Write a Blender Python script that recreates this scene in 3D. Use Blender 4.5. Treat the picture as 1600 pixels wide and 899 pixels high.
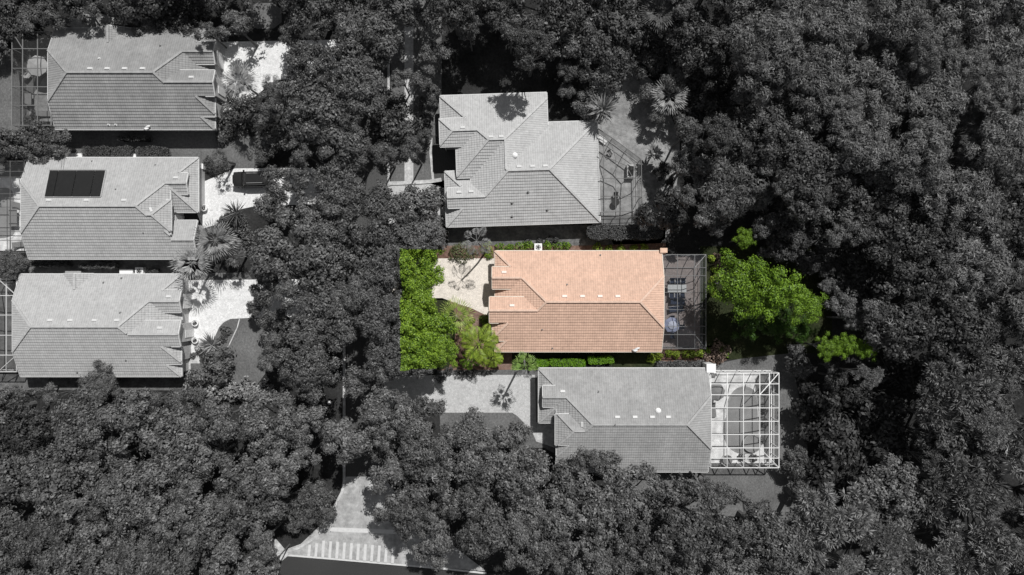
import bpy, bmesh, math, random
import numpy as np
from mathutils import Vector, Matrix
for o in list(bpy.data.objects): bpy.data.objects.remove(o)
sc = bpy.context.scene
C = sc.collection
# ---------------------------------------------------------------- camera, light, exposure
H = 85.0
S0 = 0.08
cam = bpy.data.objects.new('camera', bpy.data.cameras.new('camera')); C.objects.link(cam)
cam.location = (0, 0, H); cam.rotation_euler = (0, 0, 0)
cam.data.sensor_width = 36; cam.data.lens = 36*H/128.0; cam.data.clip_end = 2000; cam.data.clip_start = 1
sc.camera = cam
ELEV = math.radians(55); AZ = math.radians(27)
sdir = Vector((math.sin(AZ)*math.cos(ELEV), math.cos(AZ)*math.cos(ELEV), math.sin(ELEV)))
w = bpy.data.worlds.new("World"); sc.world = w; w.use_nodes = True
wn = w.node_tree.nodes; wl = w.node_tree.links
bg = wn['Background']; sky = wn.new('ShaderNodeTexSky'); sky.sky_type = 'NISHITA'; sky.sun_disc = False
sky.sun_elevation = ELEV; sky.sun_rotation = AZ
hs = wn.new('ShaderNodeHueSaturation'); hs.inputs['Saturation'].default_value = 0.12
wl.new(sky.outputs[0], hs.inputs['Color']); wl.new(hs.outputs[0], bg.inputs[0]); bg.inputs[1].default_value = 0.052
sun = bpy.data.objects.new('sun', bpy.data.lights.new('sun', 'SUN')); C.objects.link(sun)
sun.data.energy = 4.1; sun.data.angle = math.radians(0.5); sun.data.color = (1, 0.99, 0.97)
sun.rotation_euler = sdir.to_track_quat('Z', 'Y').to_euler(); sun.location = (30, 50, 90)
sc.view_settings.view_transform = 'Standard'; sc.view_settings.look = 'None'
sc.view_settings.exposure = 0.0; sc.view_settings.gamma = 1.0; sc.view_settings.use_curve_mapping = False
sc.render.engine = 'CYCLES'
sc.cycles.max_bounces = 5; sc.cycles.transparent_max_bounces = 12

# ---------------------------------------------------------------- helpers
def P(x, y, z=0.0):
    s = S0*(H-z)/H
    return Vector(((x-800)*s, (449.5-y)*s, z))
def tag(o, label=None, cat=None, group=None, kind=None):
    if label: o['label'] = label
    if cat: o['category'] = cat
    if group: o['group'] = group
    if kind: o['kind'] = kind
    return o
def empty(name, loc, rz=0.0, scale=1.0):
    o = bpy.data.objects.new(name, None); C.objects.link(o); o.empty_display_size = 0.3
    o.location = loc; o.rotation_euler = (0, 0, rz); o.scale = (scale,)*3
    return o
def mesh_obj(name, verts, faces, mat=None, parent=None, smooth=False):
    me = bpy.data.meshes.new(name)
    me.from_pydata([tuple(v) for v in verts], [], faces); me.update()
    if mat: me.materials.append(mat)
    if smooth:
        for p in me.polygons: p.use_smooth = True
    o = bpy.data.objects.new(name, me); C.objects.link(o)
    if parent: o.parent = parent
    return o
class MB:
    def __init__(s): s.v = []; s.f = []
    def add(s, vs, fs):
        n = len(s.v); s.v += [Vector(v) for v in vs]; s.f += [tuple(i+n for i in f) for f in fs]
    def box(s, x0, x1, y0, y1, z0, z1):
        s.add([(x0,y0,z0),(x1,y0,z0),(x1,y1,z0),(x0,y1,z0),(x0,y0,z1),(x1,y0,z1),(x1,y1,z1),(x0,y1,z1)],
              [(3,2,1,0),(4,5,6,7),(0,1,5,4),(1,2,6,5),(2,3,7,6),(3,0,4,7)])
    def bar(s, a, b, wd, ht=None, up=Vector((0,0,1))):
        a = Vector(a); b = Vector(b); ht = ht or wd
        d = b-a
        if d.length < 1e-5: return
        d.normalize()
        if abs(d.dot(up)) > 0.98: up = Vector((0, 1, 0))
        sx = d.cross(up).normalized()*wd/2; sz = sx.cross(d).normalized()*ht/2
        vs = [a-sx-sz, a+sx-sz, a+sx+sz, a-sx+sz, b-sx-sz, b+sx-sz, b+sx+sz, b-sx+sz]
        s.add(vs, [(0,1,2,3),(7,6,5,4),(1,0,4,5),(2,1,5,6),(3,2,6,7),(0,3,7,4)])
    def tube(s, pts, rs, n=7, cap=True):
        pts = [Vector(p) for p in pts]; rings = []
        for i, p in enumerate(pts):
            d = (pts[min(i+1, len(pts)-1)]-pts[max(i-1, 0)]).normalized()
            up = Vector((0,0,1)) if abs(d.z) < .9 else Vector((1,0,0))
            a = d.cross(up).normalized(); b = d.cross(a)
            rings.append([p+(a*math.cos(t)+b*math.sin(t))*rs[i] for t in [2*math.pi*k/n for k in range(n)]])
        vs = [v for r in rings for v in r]; fs = []
        for i in range(len(pts)-1):
            for k in range(n): fs.append((i*n+k, i*n+(k+1)%n, (i+1)*n+(k+1)%n, (i+1)*n+k))
        if cap: fs.append(tuple(range(n))[::-1]); fs.append(tuple((len(pts)-1)*n+k for k in range(n)))
        s.add(vs, fs)
    def lathe(s, prof, n=16, c=(0,0,0)):
        vs = []; fs = []
        for r, z in prof:
            for k in range(n):
                t = 2*math.pi*k/n; vs.append((c[0]+r*math.cos(t), c[1]+r*math.sin(t), c[2]+z))
        for i in range(len(prof)-1):
            for k in range(n): fs.append((i*n+k, i*n+(k+1)%n, (i+1)*n+(k+1)%n, (i+1)*n+k))
        fs.append(tuple((len(prof)-1)*n+k for k in range(n))); fs.append(tuple(range(n))[::-1])
        s.add(vs, fs)
    def build(s, name, mat, parent=None, smooth=False):
        return mesh_obj(name, s.v, s.f, mat, parent, smooth)

# ---------------------------------------------------------------- materials
def mat_new(name, rough=0.8, spec=0.2):
    m = bpy.data.materials.new(name); m.use_nodes = True
    b = m.node_tree.nodes['Principled BSDF']
    b.inputs['Roughness'].default_value = rough; b.inputs['Specular IOR Level'].default_value = spec
    return m, m.node_tree.nodes, m.node_tree.links, b
def noise(n, l, vec, scale, detail=4, rough=.6):
    t = n.new('ShaderNodeTexNoise'); t.inputs['Scale'].default_value = scale
    t.inputs['Detail'].default_value = detail; t.inputs['Roughness'].default_value = rough
    if vec: l.new(vec, t.inputs['Vector'])
    return t.outputs['Fac']
def ramp(n, l, fac, stops):
    r = n.new('ShaderNodeValToRGB'); l.new(fac, r.inputs[0])
    e = r.color_ramp.elements
    while len(e) < len(stops): e.new(0.5)
    for i, (p, c) in enumerate(stops):
        e[i].position = p; e[i].color = (*(c if isinstance(c, tuple) else (c, c, c)), 1)
    return r.outputs[0]
def math_n(n, l, op, a, b=None, clamp=False):
    m = n.new('ShaderNodeMath'); m.operation = op; m.use_clamp = clamp
    for i, v in enumerate((a, b)):
        if v is None: continue
        if isinstance(v, (int, float)): m.inputs[i].default_value = v
        else: l.new(v, m.inputs[i])
    return m.outputs[0]
def mixc(n, l, fac, a, b, mode='MIX'):
    m = n.new('ShaderNodeMix'); m.data_type = 'RGBA'; m.blend_type = mode
    if isinstance(fac, (int, float)): m.inputs[0].default_value = fac
    else: l.new(fac, m.inputs[0])
    for i, v in ((6, a), (7, b)):
        if isinstance(v, tuple): m.inputs[i].default_value = (*v, 1)
        else: l.new(v, m.inputs[i])
    return m.outputs[2]
def g(v): return (v, v, v)
def plain(name, col, rough=.7, spec=.2, metal=0, var=.12, scale=3.0):
    m, n, l, b = mat_new(name, rough, spec); b.inputs['Metallic'].default_value = metal
    tc = n.new('ShaderNodeTexCoord')
    f = noise(n, l, tc.outputs['Object'], scale)
    l.new(ramp(n, l, f, [(.3, tuple(c*(1-var) for c in col)), (.7, tuple(min(1, c*(1+var)) for c in col))]), b.inputs['Base Color'])
    return m
def ground_mat(name, c0, c1, c2, sc1=.25, sc2=3.0, bump=.3, c3=None):
    m, n, l, b = mat_new(name, .95, .05)
    geo = n.new('ShaderNodeNewGeometry'); v = geo.outputs['Position']
    a = noise(n, l, v, sc1, 5, .65); f = noise(n, l, v, sc2, 6, .75)
    base = ramp(n, l, a, [(.3, c0), (.5, c1), (.72, c2)])
    fine = ramp(n, l, f, [(.25, .5), (.5, .95), (.75, 1.5)])
    col = mixc(n, l, 1.0, base, fine, 'MULTIPLY')
    l.new(col, b.inputs['Base Color'])
    bp = n.new('ShaderNodeBump'); bp.inputs['Strength'].default_value = bump; bp.inputs['Distance'].default_value = .12
    l.new(noise(n, l, v, 6, 4), bp.inputs['Height']); l.new(bp.outputs[0], b.inputs['Normal'])
    return m
M = {}
M['litter'] = ground_mat('leaf_litter', g(.022), g(.035), g(.055))
M['lawn'] = ground_mat('grey_lawn', g(.115), g(.145), g(.18), .35, 4)
M['lawn_pale'] = ground_mat('pale_lawn', g(.19), g(.27), g(.34), .3, 1.6, .5)
M['soil'] = ground_mat('grey_bed', g(.08), g(.14), g(.22), .8, 3)
M['mulch'] = ground_mat('brown_mulch', (.10,.055,.04), (.19,.12,.095), (.26,.19,.16), .6, 3)
M['lot_lawn_shade_toned'] = ground_mat('shade_toned_green_lawn', (.018,.026,.010), (.03,.036,.018), (.05,.052,.028), .5, 4)  # lot grass, darkened so its colour also carries tree and eave shade
M['asphalt'] = ground_mat('asphalt', g(.075), g(.085), g(.095), .15, 8, .05)
M['asphalt_dark'] = ground_mat('fresh_asphalt', g(.047), g(.052), g(.06), .1, 9, .05)
M['apron'] = ground_mat('pale_apron', g(.36), g(.39), g(.42), .2, 1, .02)
M['concrete'] = ground_mat('concrete', g(.42), g(.5), g(.58), .4, 1.5, .05)
M['paint'] = plain('road_paint', g(.60), .6, var=.08)
M['deck_white'] = ground_mat('white_deck', g(.62), g(.68), g(.74), .5, .8, .02)
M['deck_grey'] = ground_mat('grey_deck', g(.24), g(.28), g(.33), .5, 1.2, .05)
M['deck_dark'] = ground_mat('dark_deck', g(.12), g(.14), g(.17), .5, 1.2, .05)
def paver(name, c, c2, sc=4.6, var=.10):
    m, n, l, b = mat_new(name, .85, .1)
    geo = n.new('ShaderNodeNewGeometry'); v = geo.outputs['Position']
    vo = n.new('ShaderNodeTexVoronoi'); vo.inputs['Scale'].default_value = sc; l.new(v, vo.inputs['Vector'])
    sep = n.new('ShaderNodeSeparateColor'); l.new(vo.outputs['Color'], sep.inputs[0])
    base = mixc(n, l, noise(n, l, v, .5, 4), c, c2)
    f = ramp(n, l, sep.outputs[0], [(0, 1-var), (1, 1+var)])
    col = mixc(n, l, 1, base, f, 'MULTIPLY')
    vd = n.new('ShaderNodeTexVoronoi'); vd.feature = 'DISTANCE_TO_EDGE'; vd.inputs['Scale'].default_value = sc; l.new(v, vd.inputs['Vector'])
    j = ramp(n, l, vd.outputs['Distance'], [(0, .72), (.07, 1)])
    col = mixc(n, l, 1, col, j, 'MULTIPLY')
    wear = ramp(n, l, noise(n, l, v, .9, 6, .8), [(.30, .80), (.46, 1.0), (.7, 1.04)])
    col = mixc(n, l, 1, col, wear, 'MULTIPLY')
    l.new(col, b.inputs['Base Color'])
    return m
M['deck_mid'] = ground_mat('mid_deck', g(.32), g(.37), g(.42), .5, 1.2, .05)
M['paver'] = paver('grey_pavers', g(.66), g(.80))
M['paver_mid'] = paver('mid_grey_pavers', g(.44), g(.56))
M['paver_cream'] = paver('cream_pavers', (.68,.62,.55), (.80,.74,.67))
M['paver_brown'] = paver('brown_deck_pavers', (.27,.235,.225), (.34,.295,.28))
PITCH = .42
KU = S0*(H-2.7)/H         # metres per plan unit at eave height
def tile_mat(name, col, cap=False, stain=.1):
    m, n, l, b = mat_new(name, .8, .15)
    tc = n.new('ShaderNodeTexCoord'); sp = n.new('ShaderNodeSeparateXYZ'); l.new(tc.outputs['Object'], sp.inputs[0])
    ns = n.new('ShaderNodeSeparateXYZ'); l.new(tc.outputs['Normal'], ns.inputs[0])
    ax = math_n(n, l, 'ABSOLUTE', ns.outputs[0]); ay = math_n(n, l, 'ABSOLUTE', ns.outputs[1])
    sel = math_n(n, l, 'GREATER_THAN', ax, ay)
    mx = n.new('ShaderNodeMix'); l.new(sel, mx.inputs[0]); l.new(sp.outputs[0], mx.inputs[2]); l.new(sp.outputs[1], mx.inputs[3])
    along = mx.outputs[0]
    row = math_n(n, l, 'FLOOR', math_n(n, l, 'DIVIDE', math_n(n, l, 'SUBTRACT', sp.outputs[2], 2.68), 4.25*KU*PITCH))
    idx = math_n(n, l, 'FLOOR', math_n(n, l, 'ADD', math_n(n, l, 'DIVIDE', along, .27), math_n(n, l, 'MULTIPLY', row, .5)))
    cx = n.new('ShaderNodeCombineXYZ'); l.new(row, cx.inputs[0]); l.new(idx, cx.inputs[1])
    wnz = n.new('ShaderNodeTexWhiteNoise'); wnz.noise_dimensions = '3D'; l.new(cx.outputs[0], wnz.inputs['Vector'])
    v = ramp(n, l, wnz.outputs['Value'], [(0, .93), (.5, 1.0), (1, 1.05)])
    c = mixc(n, l, 1, tuple(col), v, 'MULTIPLY')
    big = ramp(n, l, noise(n, l, tc.outputs['Object'], .35, 5, .7), [(.3, 1-stain), (.62, 1+stain*.4)])
    c = mixc(n, l, 1, c, big, 'MULTIPLY')
    fine = ramp(n, l, noise(n, l, tc.outputs['Object'], 2.6, 6, .75), [(.3, .86), (.65, 1.06)])
    c = mixc(n, l, 1, c, fine, 'MULTIPLY')
    l.new(c, b.inputs['Base Color'])
    if not cap:
        sn = math_n(n, l, 'SINE', math_n(n, l, 'MULTIPLY', along, 2*math.pi/.27))
        nz = noise(n, l, tc.outputs['Object'], 2.2, 3)
        hh = math_n(n, l, 'ADD', sn, math_n(n, l, 'MULTIPLY', nz, 1.5))
        bp = n.new('ShaderNodeBump'); bp.inputs['Strength'].default_value = .6; bp.inputs['Distance'].default_value = .02
        l.new(hh, bp.inputs['Height']); l.new(bp.outputs[0], b.inputs['Normal'])
    return m
M['fascia'] = plain('grey_fascia', g(.62), .6)
M['fascia_cream'] = plain('cream_fascia', (.72,.64,.55), .6)
M['wall'] = plain('grey_stucco', g(.5), .9)
M['wall_cream'] = plain('cream_stucco', (.6,.5,.38), .9)
M['white'] = plain('white_paint', g(.82), .5, var=.04)
M['glass'] = plain('dark_glass', g(.04), .1, .6)
M['door'] = plain('garage_door_paint', g(.7), .5)
M['pipe'] = plain('lead_pipe', g(.18), .6)
M['panel'] = plain('solar_black', g(.018), .25, .4)
M['frame_dark'] = plain('bronze_aluminium', g(.13), .5, .3)
M['frame_grey'] = plain('grey_aluminium', g(.27), .5, .3)
M['frame_white'] = plain('white_aluminium', g(.85), .5, .3, var=.04)
M['metal'] = plain('grey_metal', g(.45), .4, .5, .3)
M['black'] = plain('black_plastic', g(.02), .5)
M['carpaint'] = plain('black_car_paint', g(.02), .25, .6)
M['chrome'] = plain('headlight_glass', g(.75), .15, .6)
M['bark'] = plain('grey_bark', g(.13), .95, .05, var=.3)
M['deadwood'] = plain('pale_dead_wood', g(.42), .9, .05, var=.2)
M['palm_bark'] = plain('palm_bark', g(.2), .95, .05, var=.3)
M['palm_bark_warm'] = plain('warm_palm_bark', (.34,.29,.25), .95, .05, var=.3)
M['navy'] = plain('navy_fabric', (.035,.045,.075), .9)
M['lavender'] = plain('lavender_canvas', (.30,.33,.46), .9)
M['lavender_pale'] = plain('pale_canvas', (.52,.55,.66), .9)
M['canvas'] = plain('pale_grey_canvas', g(.42), .9)
M['cushion'] = plain('grey_cushion', g(.2), .9)
M['tabletop'] = plain('pale_tabletop', (.55,.57,.58), .3, .5)
M['terracotta'] = plain('grey_pot', g(.5), .8)
M['peach'] = plain('peach_stucco', (.72,.5,.38), .8)
def screen_mat(name, col, a):
    m, n, l, b = mat_new(name, .9, .05); out = n['Material Output']
    b.inputs['Base Color'].default_value = (*col, 1)
    tr = n.new('ShaderNodeBsdfTransparent'); mx = n.new('ShaderNodeMixShader')
    nz = noise(n, l, None, 1.5, 2); f = ramp(n, l, nz, [(0, a*.92), (1, a*1.08)])
    l.new(f, mx.inputs[0]); l.new(tr.outputs[0], mx.inputs[1]); l.new(b.outputs[0], mx.inputs[2]); l.new(mx.outputs[0], out.inputs[0])
    return m
M['screen'] = screen_mat('dark_screen_mesh', (.05,.055,.065), .24)
M['screen_grey'] = screen_mat('grey_screen_mesh', g(.08), .2)
M['screen_light'] = screen_mat('fine_screen_mesh', g(.15), .10)
def water_mat(name, col):
    m, n, l, b = mat_new(name, .08, .5)
    geo = n.new('ShaderNodeNewGeometry')
    l.new(ramp(n, l, noise(n, l, geo.outputs['Position'], .6, 2), [(.3, g(col*.85)), (.7, g(col*1.15))]), b.inputs['Base Color'])
    bp = n.new('ShaderNodeBump'); bp.inputs['Strength'].default_value = .1; bp.inputs['Distance'].default_value = .05
    l.new(noise(n, l, geo.outputs['Position'], 3, 2), bp.inputs['Height']); l.new(bp.outputs[0], b.inputs['Normal'])
    return m
M['water'] = water_mat('pool_water', .25)
def leaf_mat(name, dark, light, lot=False, gdark=(.03,.085,.006), glight=(.10,.27,.02), rnd=.35, trans=.10):
    """foliage; with lot=True the leaves standing inside the colour lot are green (world position), the others grey"""
    m, n, l, b = mat_new(name, .5, .3)
    geo = n.new('ShaderNodeNewGeometry'); oi = n.new('ShaderNodeObjectInfo')
    f = math_n(n, l, 'ADD', math_n(n, l, 'MULTIPLY', geo.outputs['Random Per Island'], .6), math_n(n, l, 'MULTIPLY', noise(n, l, geo.outputs['Position'], .45, 3), .5))
    f = ramp(n, l, f, [(.22, 0.0), (.6, .5), (.85, 1.0)])
    c = mixc(n, l, f, dark, light)
    if lot:
        gc = mixc(n, l, f, gdark, glight)
        sp = n.new('ShaderNodeSeparateXYZ'); l.new(geo.outputs['Position'], sp.inputs[0])
        x0, x1, y1, y0 = lot
        k = math_n(n, l, 'GREATER_THAN', sp.outputs[0], x0)
        for a_ in (math_n(n, l, 'LESS_THAN', sp.outputs[0], x1), math_n(n, l, 'LESS_THAN', sp.outputs[1], y1), math_n(n, l, 'GREATER_THAN', sp.outputs[1], y0)):
            k = math_n(n, l, 'MULTIPLY', k, a_)
        c = mixc(n, l, k, c, gc)
    if rnd:
        r = ramp(n, l, oi.outputs['Random'], [(0, 1-rnd), (1, 1+rnd)])
        c = mixc(n, l, 1, c, r, 'MULTIPLY')
    l.new(c, b.inputs['Base Color'])
    if trans:
        td = n.new('ShaderNodeBsdfTranslucent'); l.new(c, td.inputs[0])
        mx = n.new('ShaderNodeMixShader'); mx.inputs[0].default_value = trans
        l.new(b.outputs[0], mx.inputs[1]); l.new(td.outputs[0], mx.inputs[2]); l.new(mx.outputs[0], n['Material Output'].inputs[0])
    return m
pa = P(626, 389, 9); pb = P(715, 579, 8.5)
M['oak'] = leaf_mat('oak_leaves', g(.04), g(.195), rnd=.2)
M['oak_dark'] = leaf_mat('dark_oak_leaves', g(.025), g(.125), rnd=.2)  # oak leaves in a darker grey for some of the woods
M['oak_lot'] = leaf_mat('oak_leaves_on_the_lot_line', g(.04), g(.195), lot=(pa.x, 40, pa.y, pb.y), gdark=(.035,.085,.008), glight=(.29,.44,.045), rnd=.1)
M['pine'] = leaf_mat('pine_needles', g(.07), g(.29), rnd=.2)
M['willow'] = leaf_mat('willow_leaves', g(.055), g(.21), rnd=.22)
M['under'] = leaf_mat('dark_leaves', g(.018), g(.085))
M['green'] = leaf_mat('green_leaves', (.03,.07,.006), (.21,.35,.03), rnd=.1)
M['shade_dark_green'] = leaf_mat('shade_dark_green_leaves', (.012,.035,.004), (.07,.15,.018), rnd=.1)  # green leaves darkened to stand in for the taller trees' shadow
M['yellow_green'] = leaf_mat('yellow_green_leaves', (.13,.20,.02), (.32,.42,.05), rnd=.08)
M['lime'] = leaf_mat('lime_hedge_leaves', (.07,.17,.006), (.17,.34,.015), rnd=.08)
M['olive'] = leaf_mat('olive_leaves', (.06,.08,.03), (.17,.19,.08), rnd=.1)
M['croton'] = leaf_mat('pinkish_leaves', (.12,.08,.06), (.38,.29,.24), rnd=.1)
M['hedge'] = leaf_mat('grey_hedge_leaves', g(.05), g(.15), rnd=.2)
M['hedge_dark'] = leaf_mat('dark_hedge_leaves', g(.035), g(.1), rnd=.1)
M['palm'] = leaf_mat('grey_palm_leaves', g(.14), g(.40), rnd=.15)
M['palm_green'] = leaf_mat('green_palm_leaves', (.14,.22,.03), (.42,.48,.14), rnd=.05)
pl_ = P(820, 578, 8)
M['palm_lot'] = leaf_mat('palm_leaves_on_the_lot_line', g(.06), g(.2), lot=(-50, 50, 50, pl_.y), gdark=(.10,.19,.03), glight=(.30,.42,.12), rnd=0)

# ---------------------------------------------------------------- ground and flat surfaces
def sheet(name, pts, z, mat, thick=0.0, parent=None):
    """flat polygon from photo points; thick>0 makes a raised slab down to the ground"""
    ps = [P(x, y, 0) for x, y in pts]
    area = sum(ps[i].x*ps[(i+1) % len(ps)].y-ps[(i+1) % len(ps)].x*ps[i].y for i in range(len(ps)))
    if area < 0: ps.reverse()
    n = len(ps); vs = [(p.x, p.y, z) for p in ps]; fs = [tuple(range(n))]
    if thick:
        vs += [(p.x, p.y, z-thick) for p in ps]
        fs += [(i+n, (i+1) % n+n, (i+1) % n, i) for i in range(n)]
    o = mesh_obj(name, vs, fs, mat, parent)
    if not parent: o['kind'] = 'structure'
    return o
def smooth_poly(pts, it=2):
    for _ in range(it):
        q = []
        for i in range(len(pts)):
            a = pts[i]; b = pts[(i+1) % len(pts)]
            q.append((a[0]*.75+b[0]*.25, a[1]*.75+b[1]*.25)); q.append((a[0]*.25+b[0]*.75, a[1]*.25+b[1]*.75))
        pts = q
    return pts
def strip(name, pts, wd, z, mat, thick=.12):
    """a kerb or path: a slab of width wd metres along photo points"""
    ps = [P(x, y, 0) for x, y in pts]; L = []; R = []
    for i, p in enumerate(ps):
        d = (ps[min(i+1, len(ps)-1)]-ps[max(i-1, 0)]).normalized(); nrm = Vector((-d.y, d.x, 0))*wd/2
        L.append(p+nrm); R.append(p-nrm)
    n = len(ps); vs = [(p.x, p.y, z) for p in L]+[(p.x, p.y, z) for p in R]+[(p.x, p.y, z-thick) for p in L]+[(p.x, p.y, z-thick) for p in R]
    fs = []
    for i in range(n-1):
        fs += [(i, i+n, i+n+1, i+1), (i+2*n, i, i+1, i+1+2*n), (i+n, i+3*n, i+1+3*n, i+1+n)]
    o = mesh_obj(name, vs, fs, mat); o['kind'] = 'structure'; return o
me = mesh_obj('ground', [(-900,-900,0),(900,-900,0),(900,900,0),(-900,900,0)], [(0,1,2,3)], M['litter']); me['kind'] = 'structure'
Z = .004
# lawns
sheet('lawn', smooth_poly([(-60,60),(22,60),(40,205),(120,198),(345,198),(392,205),(420,270),(300,262),(300,246),(-60,248)],1), Z, M['lawn'])
sheet('lawn', [(-60,402),(285,402),(285,432),(-60,432)], Z, M['soil'])
sheet('lawn', smooth_poly([(285,428),(420,425),(425,620),(280,615)],1), Z, M['lawn'])
sheet('lawn', [(-60,585),(290,585),(290,610),(-60,610)], Z, M['soil'])
sheet('lawn', smooth_poly([(105,22),(178,22),(178,46),(105,46)],1), Z, M['lawn_pale'])
sheet('lawn', smooth_poly([(388,5),(440,5),(440,45),(388,45)],1), Z, M['lawn'])
sheet('lawn', [(611,-60),(690,-60),(690,300),(611,300)], Z, M['lawn'])
sheet('lawn', smooth_poly([(925,90),(1005,100),(1062,205),(1062,262),(1040,400),(940,390),(925,200)],1), Z, M['lawn_pale'])
sheet('lawn', [(700,352),(1040,352),(1040,392),(700,392)], Z, M['soil'])
sheet('lawn', [(683,574),(845,574),(1112,570),(1235,545),(1262,700),(1262,815),(1040,800),(850,700),(690,700)], Z, M['lawn'])
sheet('mulch_bed', [(680,384),(910,384),(1040,380),(1040,404),(775,404),(775,410),(680,410)], 2*Z, M['mulch'])
sheet('mulch_bed', [(690,468),(775,468),(800,540),(800,578),(684,579)], 2*Z, M['mulch'])
sheet('lawn', [(800,540),(1030,540),(1030,577),(800,578)], 2*Z, M['lot_lawn_shade_toned'])  # strip below the eave, its shadow put into the grass colour
sheet('mulch_bed', [(1030,540),(1110,540),(1140,560),(1110,576),(1030,577)], 2*Z, M['mulch'])
sheet('lawn', [(1094,385),(1300,385),(1300,552),(1235,552),(1145,562),(1120,562),(1094,562)], 2*Z, M['lot_lawn_shade_toned'])  # backyard grass, the trees' shadow carried by its dark colour
sheet('lawn', smooth_poly([(664,466),(700,466),(708,482),(715,500),(706,560),(700,578),(664,578)],1), 3*Z, M['lot_lawn_shade_toned'])
# streets
sheet('street', [(541,-60),(606,-60),(606,745),(541,745)], 2*Z, M['asphalt'])
sheet('street', [(300,858),(432,868),(700,892),(900,905),(1300,912),(1300,1100),(300,1100)], 2*Z, M['asphalt_dark'])
sheet('street_apron', [(541,745),(600,745),(640,800),(760,893),(700,888),(600,879),(520,872),(430,865),(470,850),(510,812),(528,780)], 2*Z, M['apron'])
for i in range(13):
    x0 = 482+i*10.9; y0 = 843+i*.95
    if i < 2: y0 += 8-3*i
    yb = 866+i*1.0
    sheet('crosswalk_stripe', [(x0,y0),(x0+4.2,y0+.2),(x0+2.4,yb+3),(x0-1.8,yb+2.8)], 4*Z, M['paint'])
sheet('stop_line', [(517,824),(640,829),(640,835.5),(515,830.5)], 4*Z, M['paint'])
strip('edge_line', [(434,866.5),(520,873.5),(600,880.5),(700,889.5),(760,896)], .22, 4*Z, M['paint'], .003)
strip('kerb', [(538,-60),(538,640),(538,752),(535,768),(526,785),(518,806),(497,836),(470,855),(446,862),(430,863)], .32, .13, M['concrete'])
strip('kerb', [(607.5,-60),(607.5,700)], .30, .13, M['concrete'])
strip('sidewalk', [(639,-60),(639,283)], 1.1, .03, M['concrete'], .03)
strip('sidewalk', [(400,845),(428,850),(446,872)], 1.3, .03, M['concrete'], .03)
# driveways
sheet('driveway', [(336,66),(545,62),(545,120),(430,125),(400,150),(336,186)], 3*Z, M['paver'])
sheet('driveway', smooth_poly([(309,264),(540,262),(540,318),(400,322),(372,328),(345,338),(342,350),(309,360)],1), 3*Z, M['paver'])
sheet('driveway', smooth_poly([(286,438),(286,438),(540,436),(540,496),(365,496),(345,506),(335,528),(325,545),(300,552),(286,562)],1), 3*Z, M['paver'])
sheet('path', [(286,556),(312,556),(312,568),(298,568),(298,600),(289,600),(289,568)], 4*Z, M['concrete'])
sheet('driveway', [(607,286),(700,282),(706,352),(640,355),(607,350)], 3*Z, M['paver_mid'])
sheet('driveway', [(674,212),(692,212),(692,232),(720,232),(720,276),(712,276),(712,300),(674,288)], 3*Z, M['asphalt'])
strip('kerb', [(607,287),(640,286),(672,284),(690,281)], .45, .14, M['concrete'])
strip('kerb', [(674,216),(673,240),(677,284)], .3, .13, M['concrete'])
sheet('driveway', [(600,404),(772,404),(772,492),(760,493),(735,481),(712,474),(700,469),(600,469)], 3*Z, M['paver_cream'])
sheet('driveway', [(600,588),(700,586),(836,586),(838,690),(832,676),(820,662),(808,650),(800,645),(600,645)], 3*Z, M['paver_mid'])
sheet('path', [(838,660),(868,660),(868,700),(838,690)], 4*Z, M['concrete'])
strip('lawn_edging', [(375,497),(371,512),(358,540),(351,550)], .12, .07, M['concrete'], .07)

# ---------------------------------------------------------------- houses
def clip(poly, a, b, c, eps=1e-7):
    """keep a*u+b*v+c >= 0"""
    out = []
    n = len(poly)
    for i in range(n):
        p = poly[i]; q = poly[(i+1) % n]
        dp = a*p[0]+b*p[1]+c; dq = a*q[0]+b*q[1]+c
        if dp >= -eps: out.append(p)
        if (dp > eps and dq < -eps) or (dp < -eps and dq > eps):
            t = dp/(dp-dq); out.append((p[0]+(q[0]-p[0])*t, p[1]+(q[1]-p[1])*t))
    return out if len(out) >= 3 else []
def parea(p):
    return abs(sum(p[i][0]*p[(i+1) % len(p)][1]-p[(i+1) % len(p)][0]*p[i][1] for i in range(len(p))))/2
def poly_halfplanes(poly):
    cx = sum(p[0] for p in poly)/len(poly); cy = sum(p[1] for p in poly)/len(poly); hp = []
    for i in range(len(poly)):
        p = poly[i]; q = poly[(i+1) % len(poly)]
        a = -(q[1]-p[1]); b = q[0]-p[0]; L = math.hypot(a, b)
        if L < 1e-9: continue
        a /= L; b /= L; c = -(a*p[0]+b*p[1])
        if a*cx+b*cy+c < 0: a, b, c = -a, -b, -c
        hp.append((a, b, c))
    return hp
def rect(u0, u1, v0, v1): return [(u0,v0),(u1,v0),(u1,v1),(u0,v1)]
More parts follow.
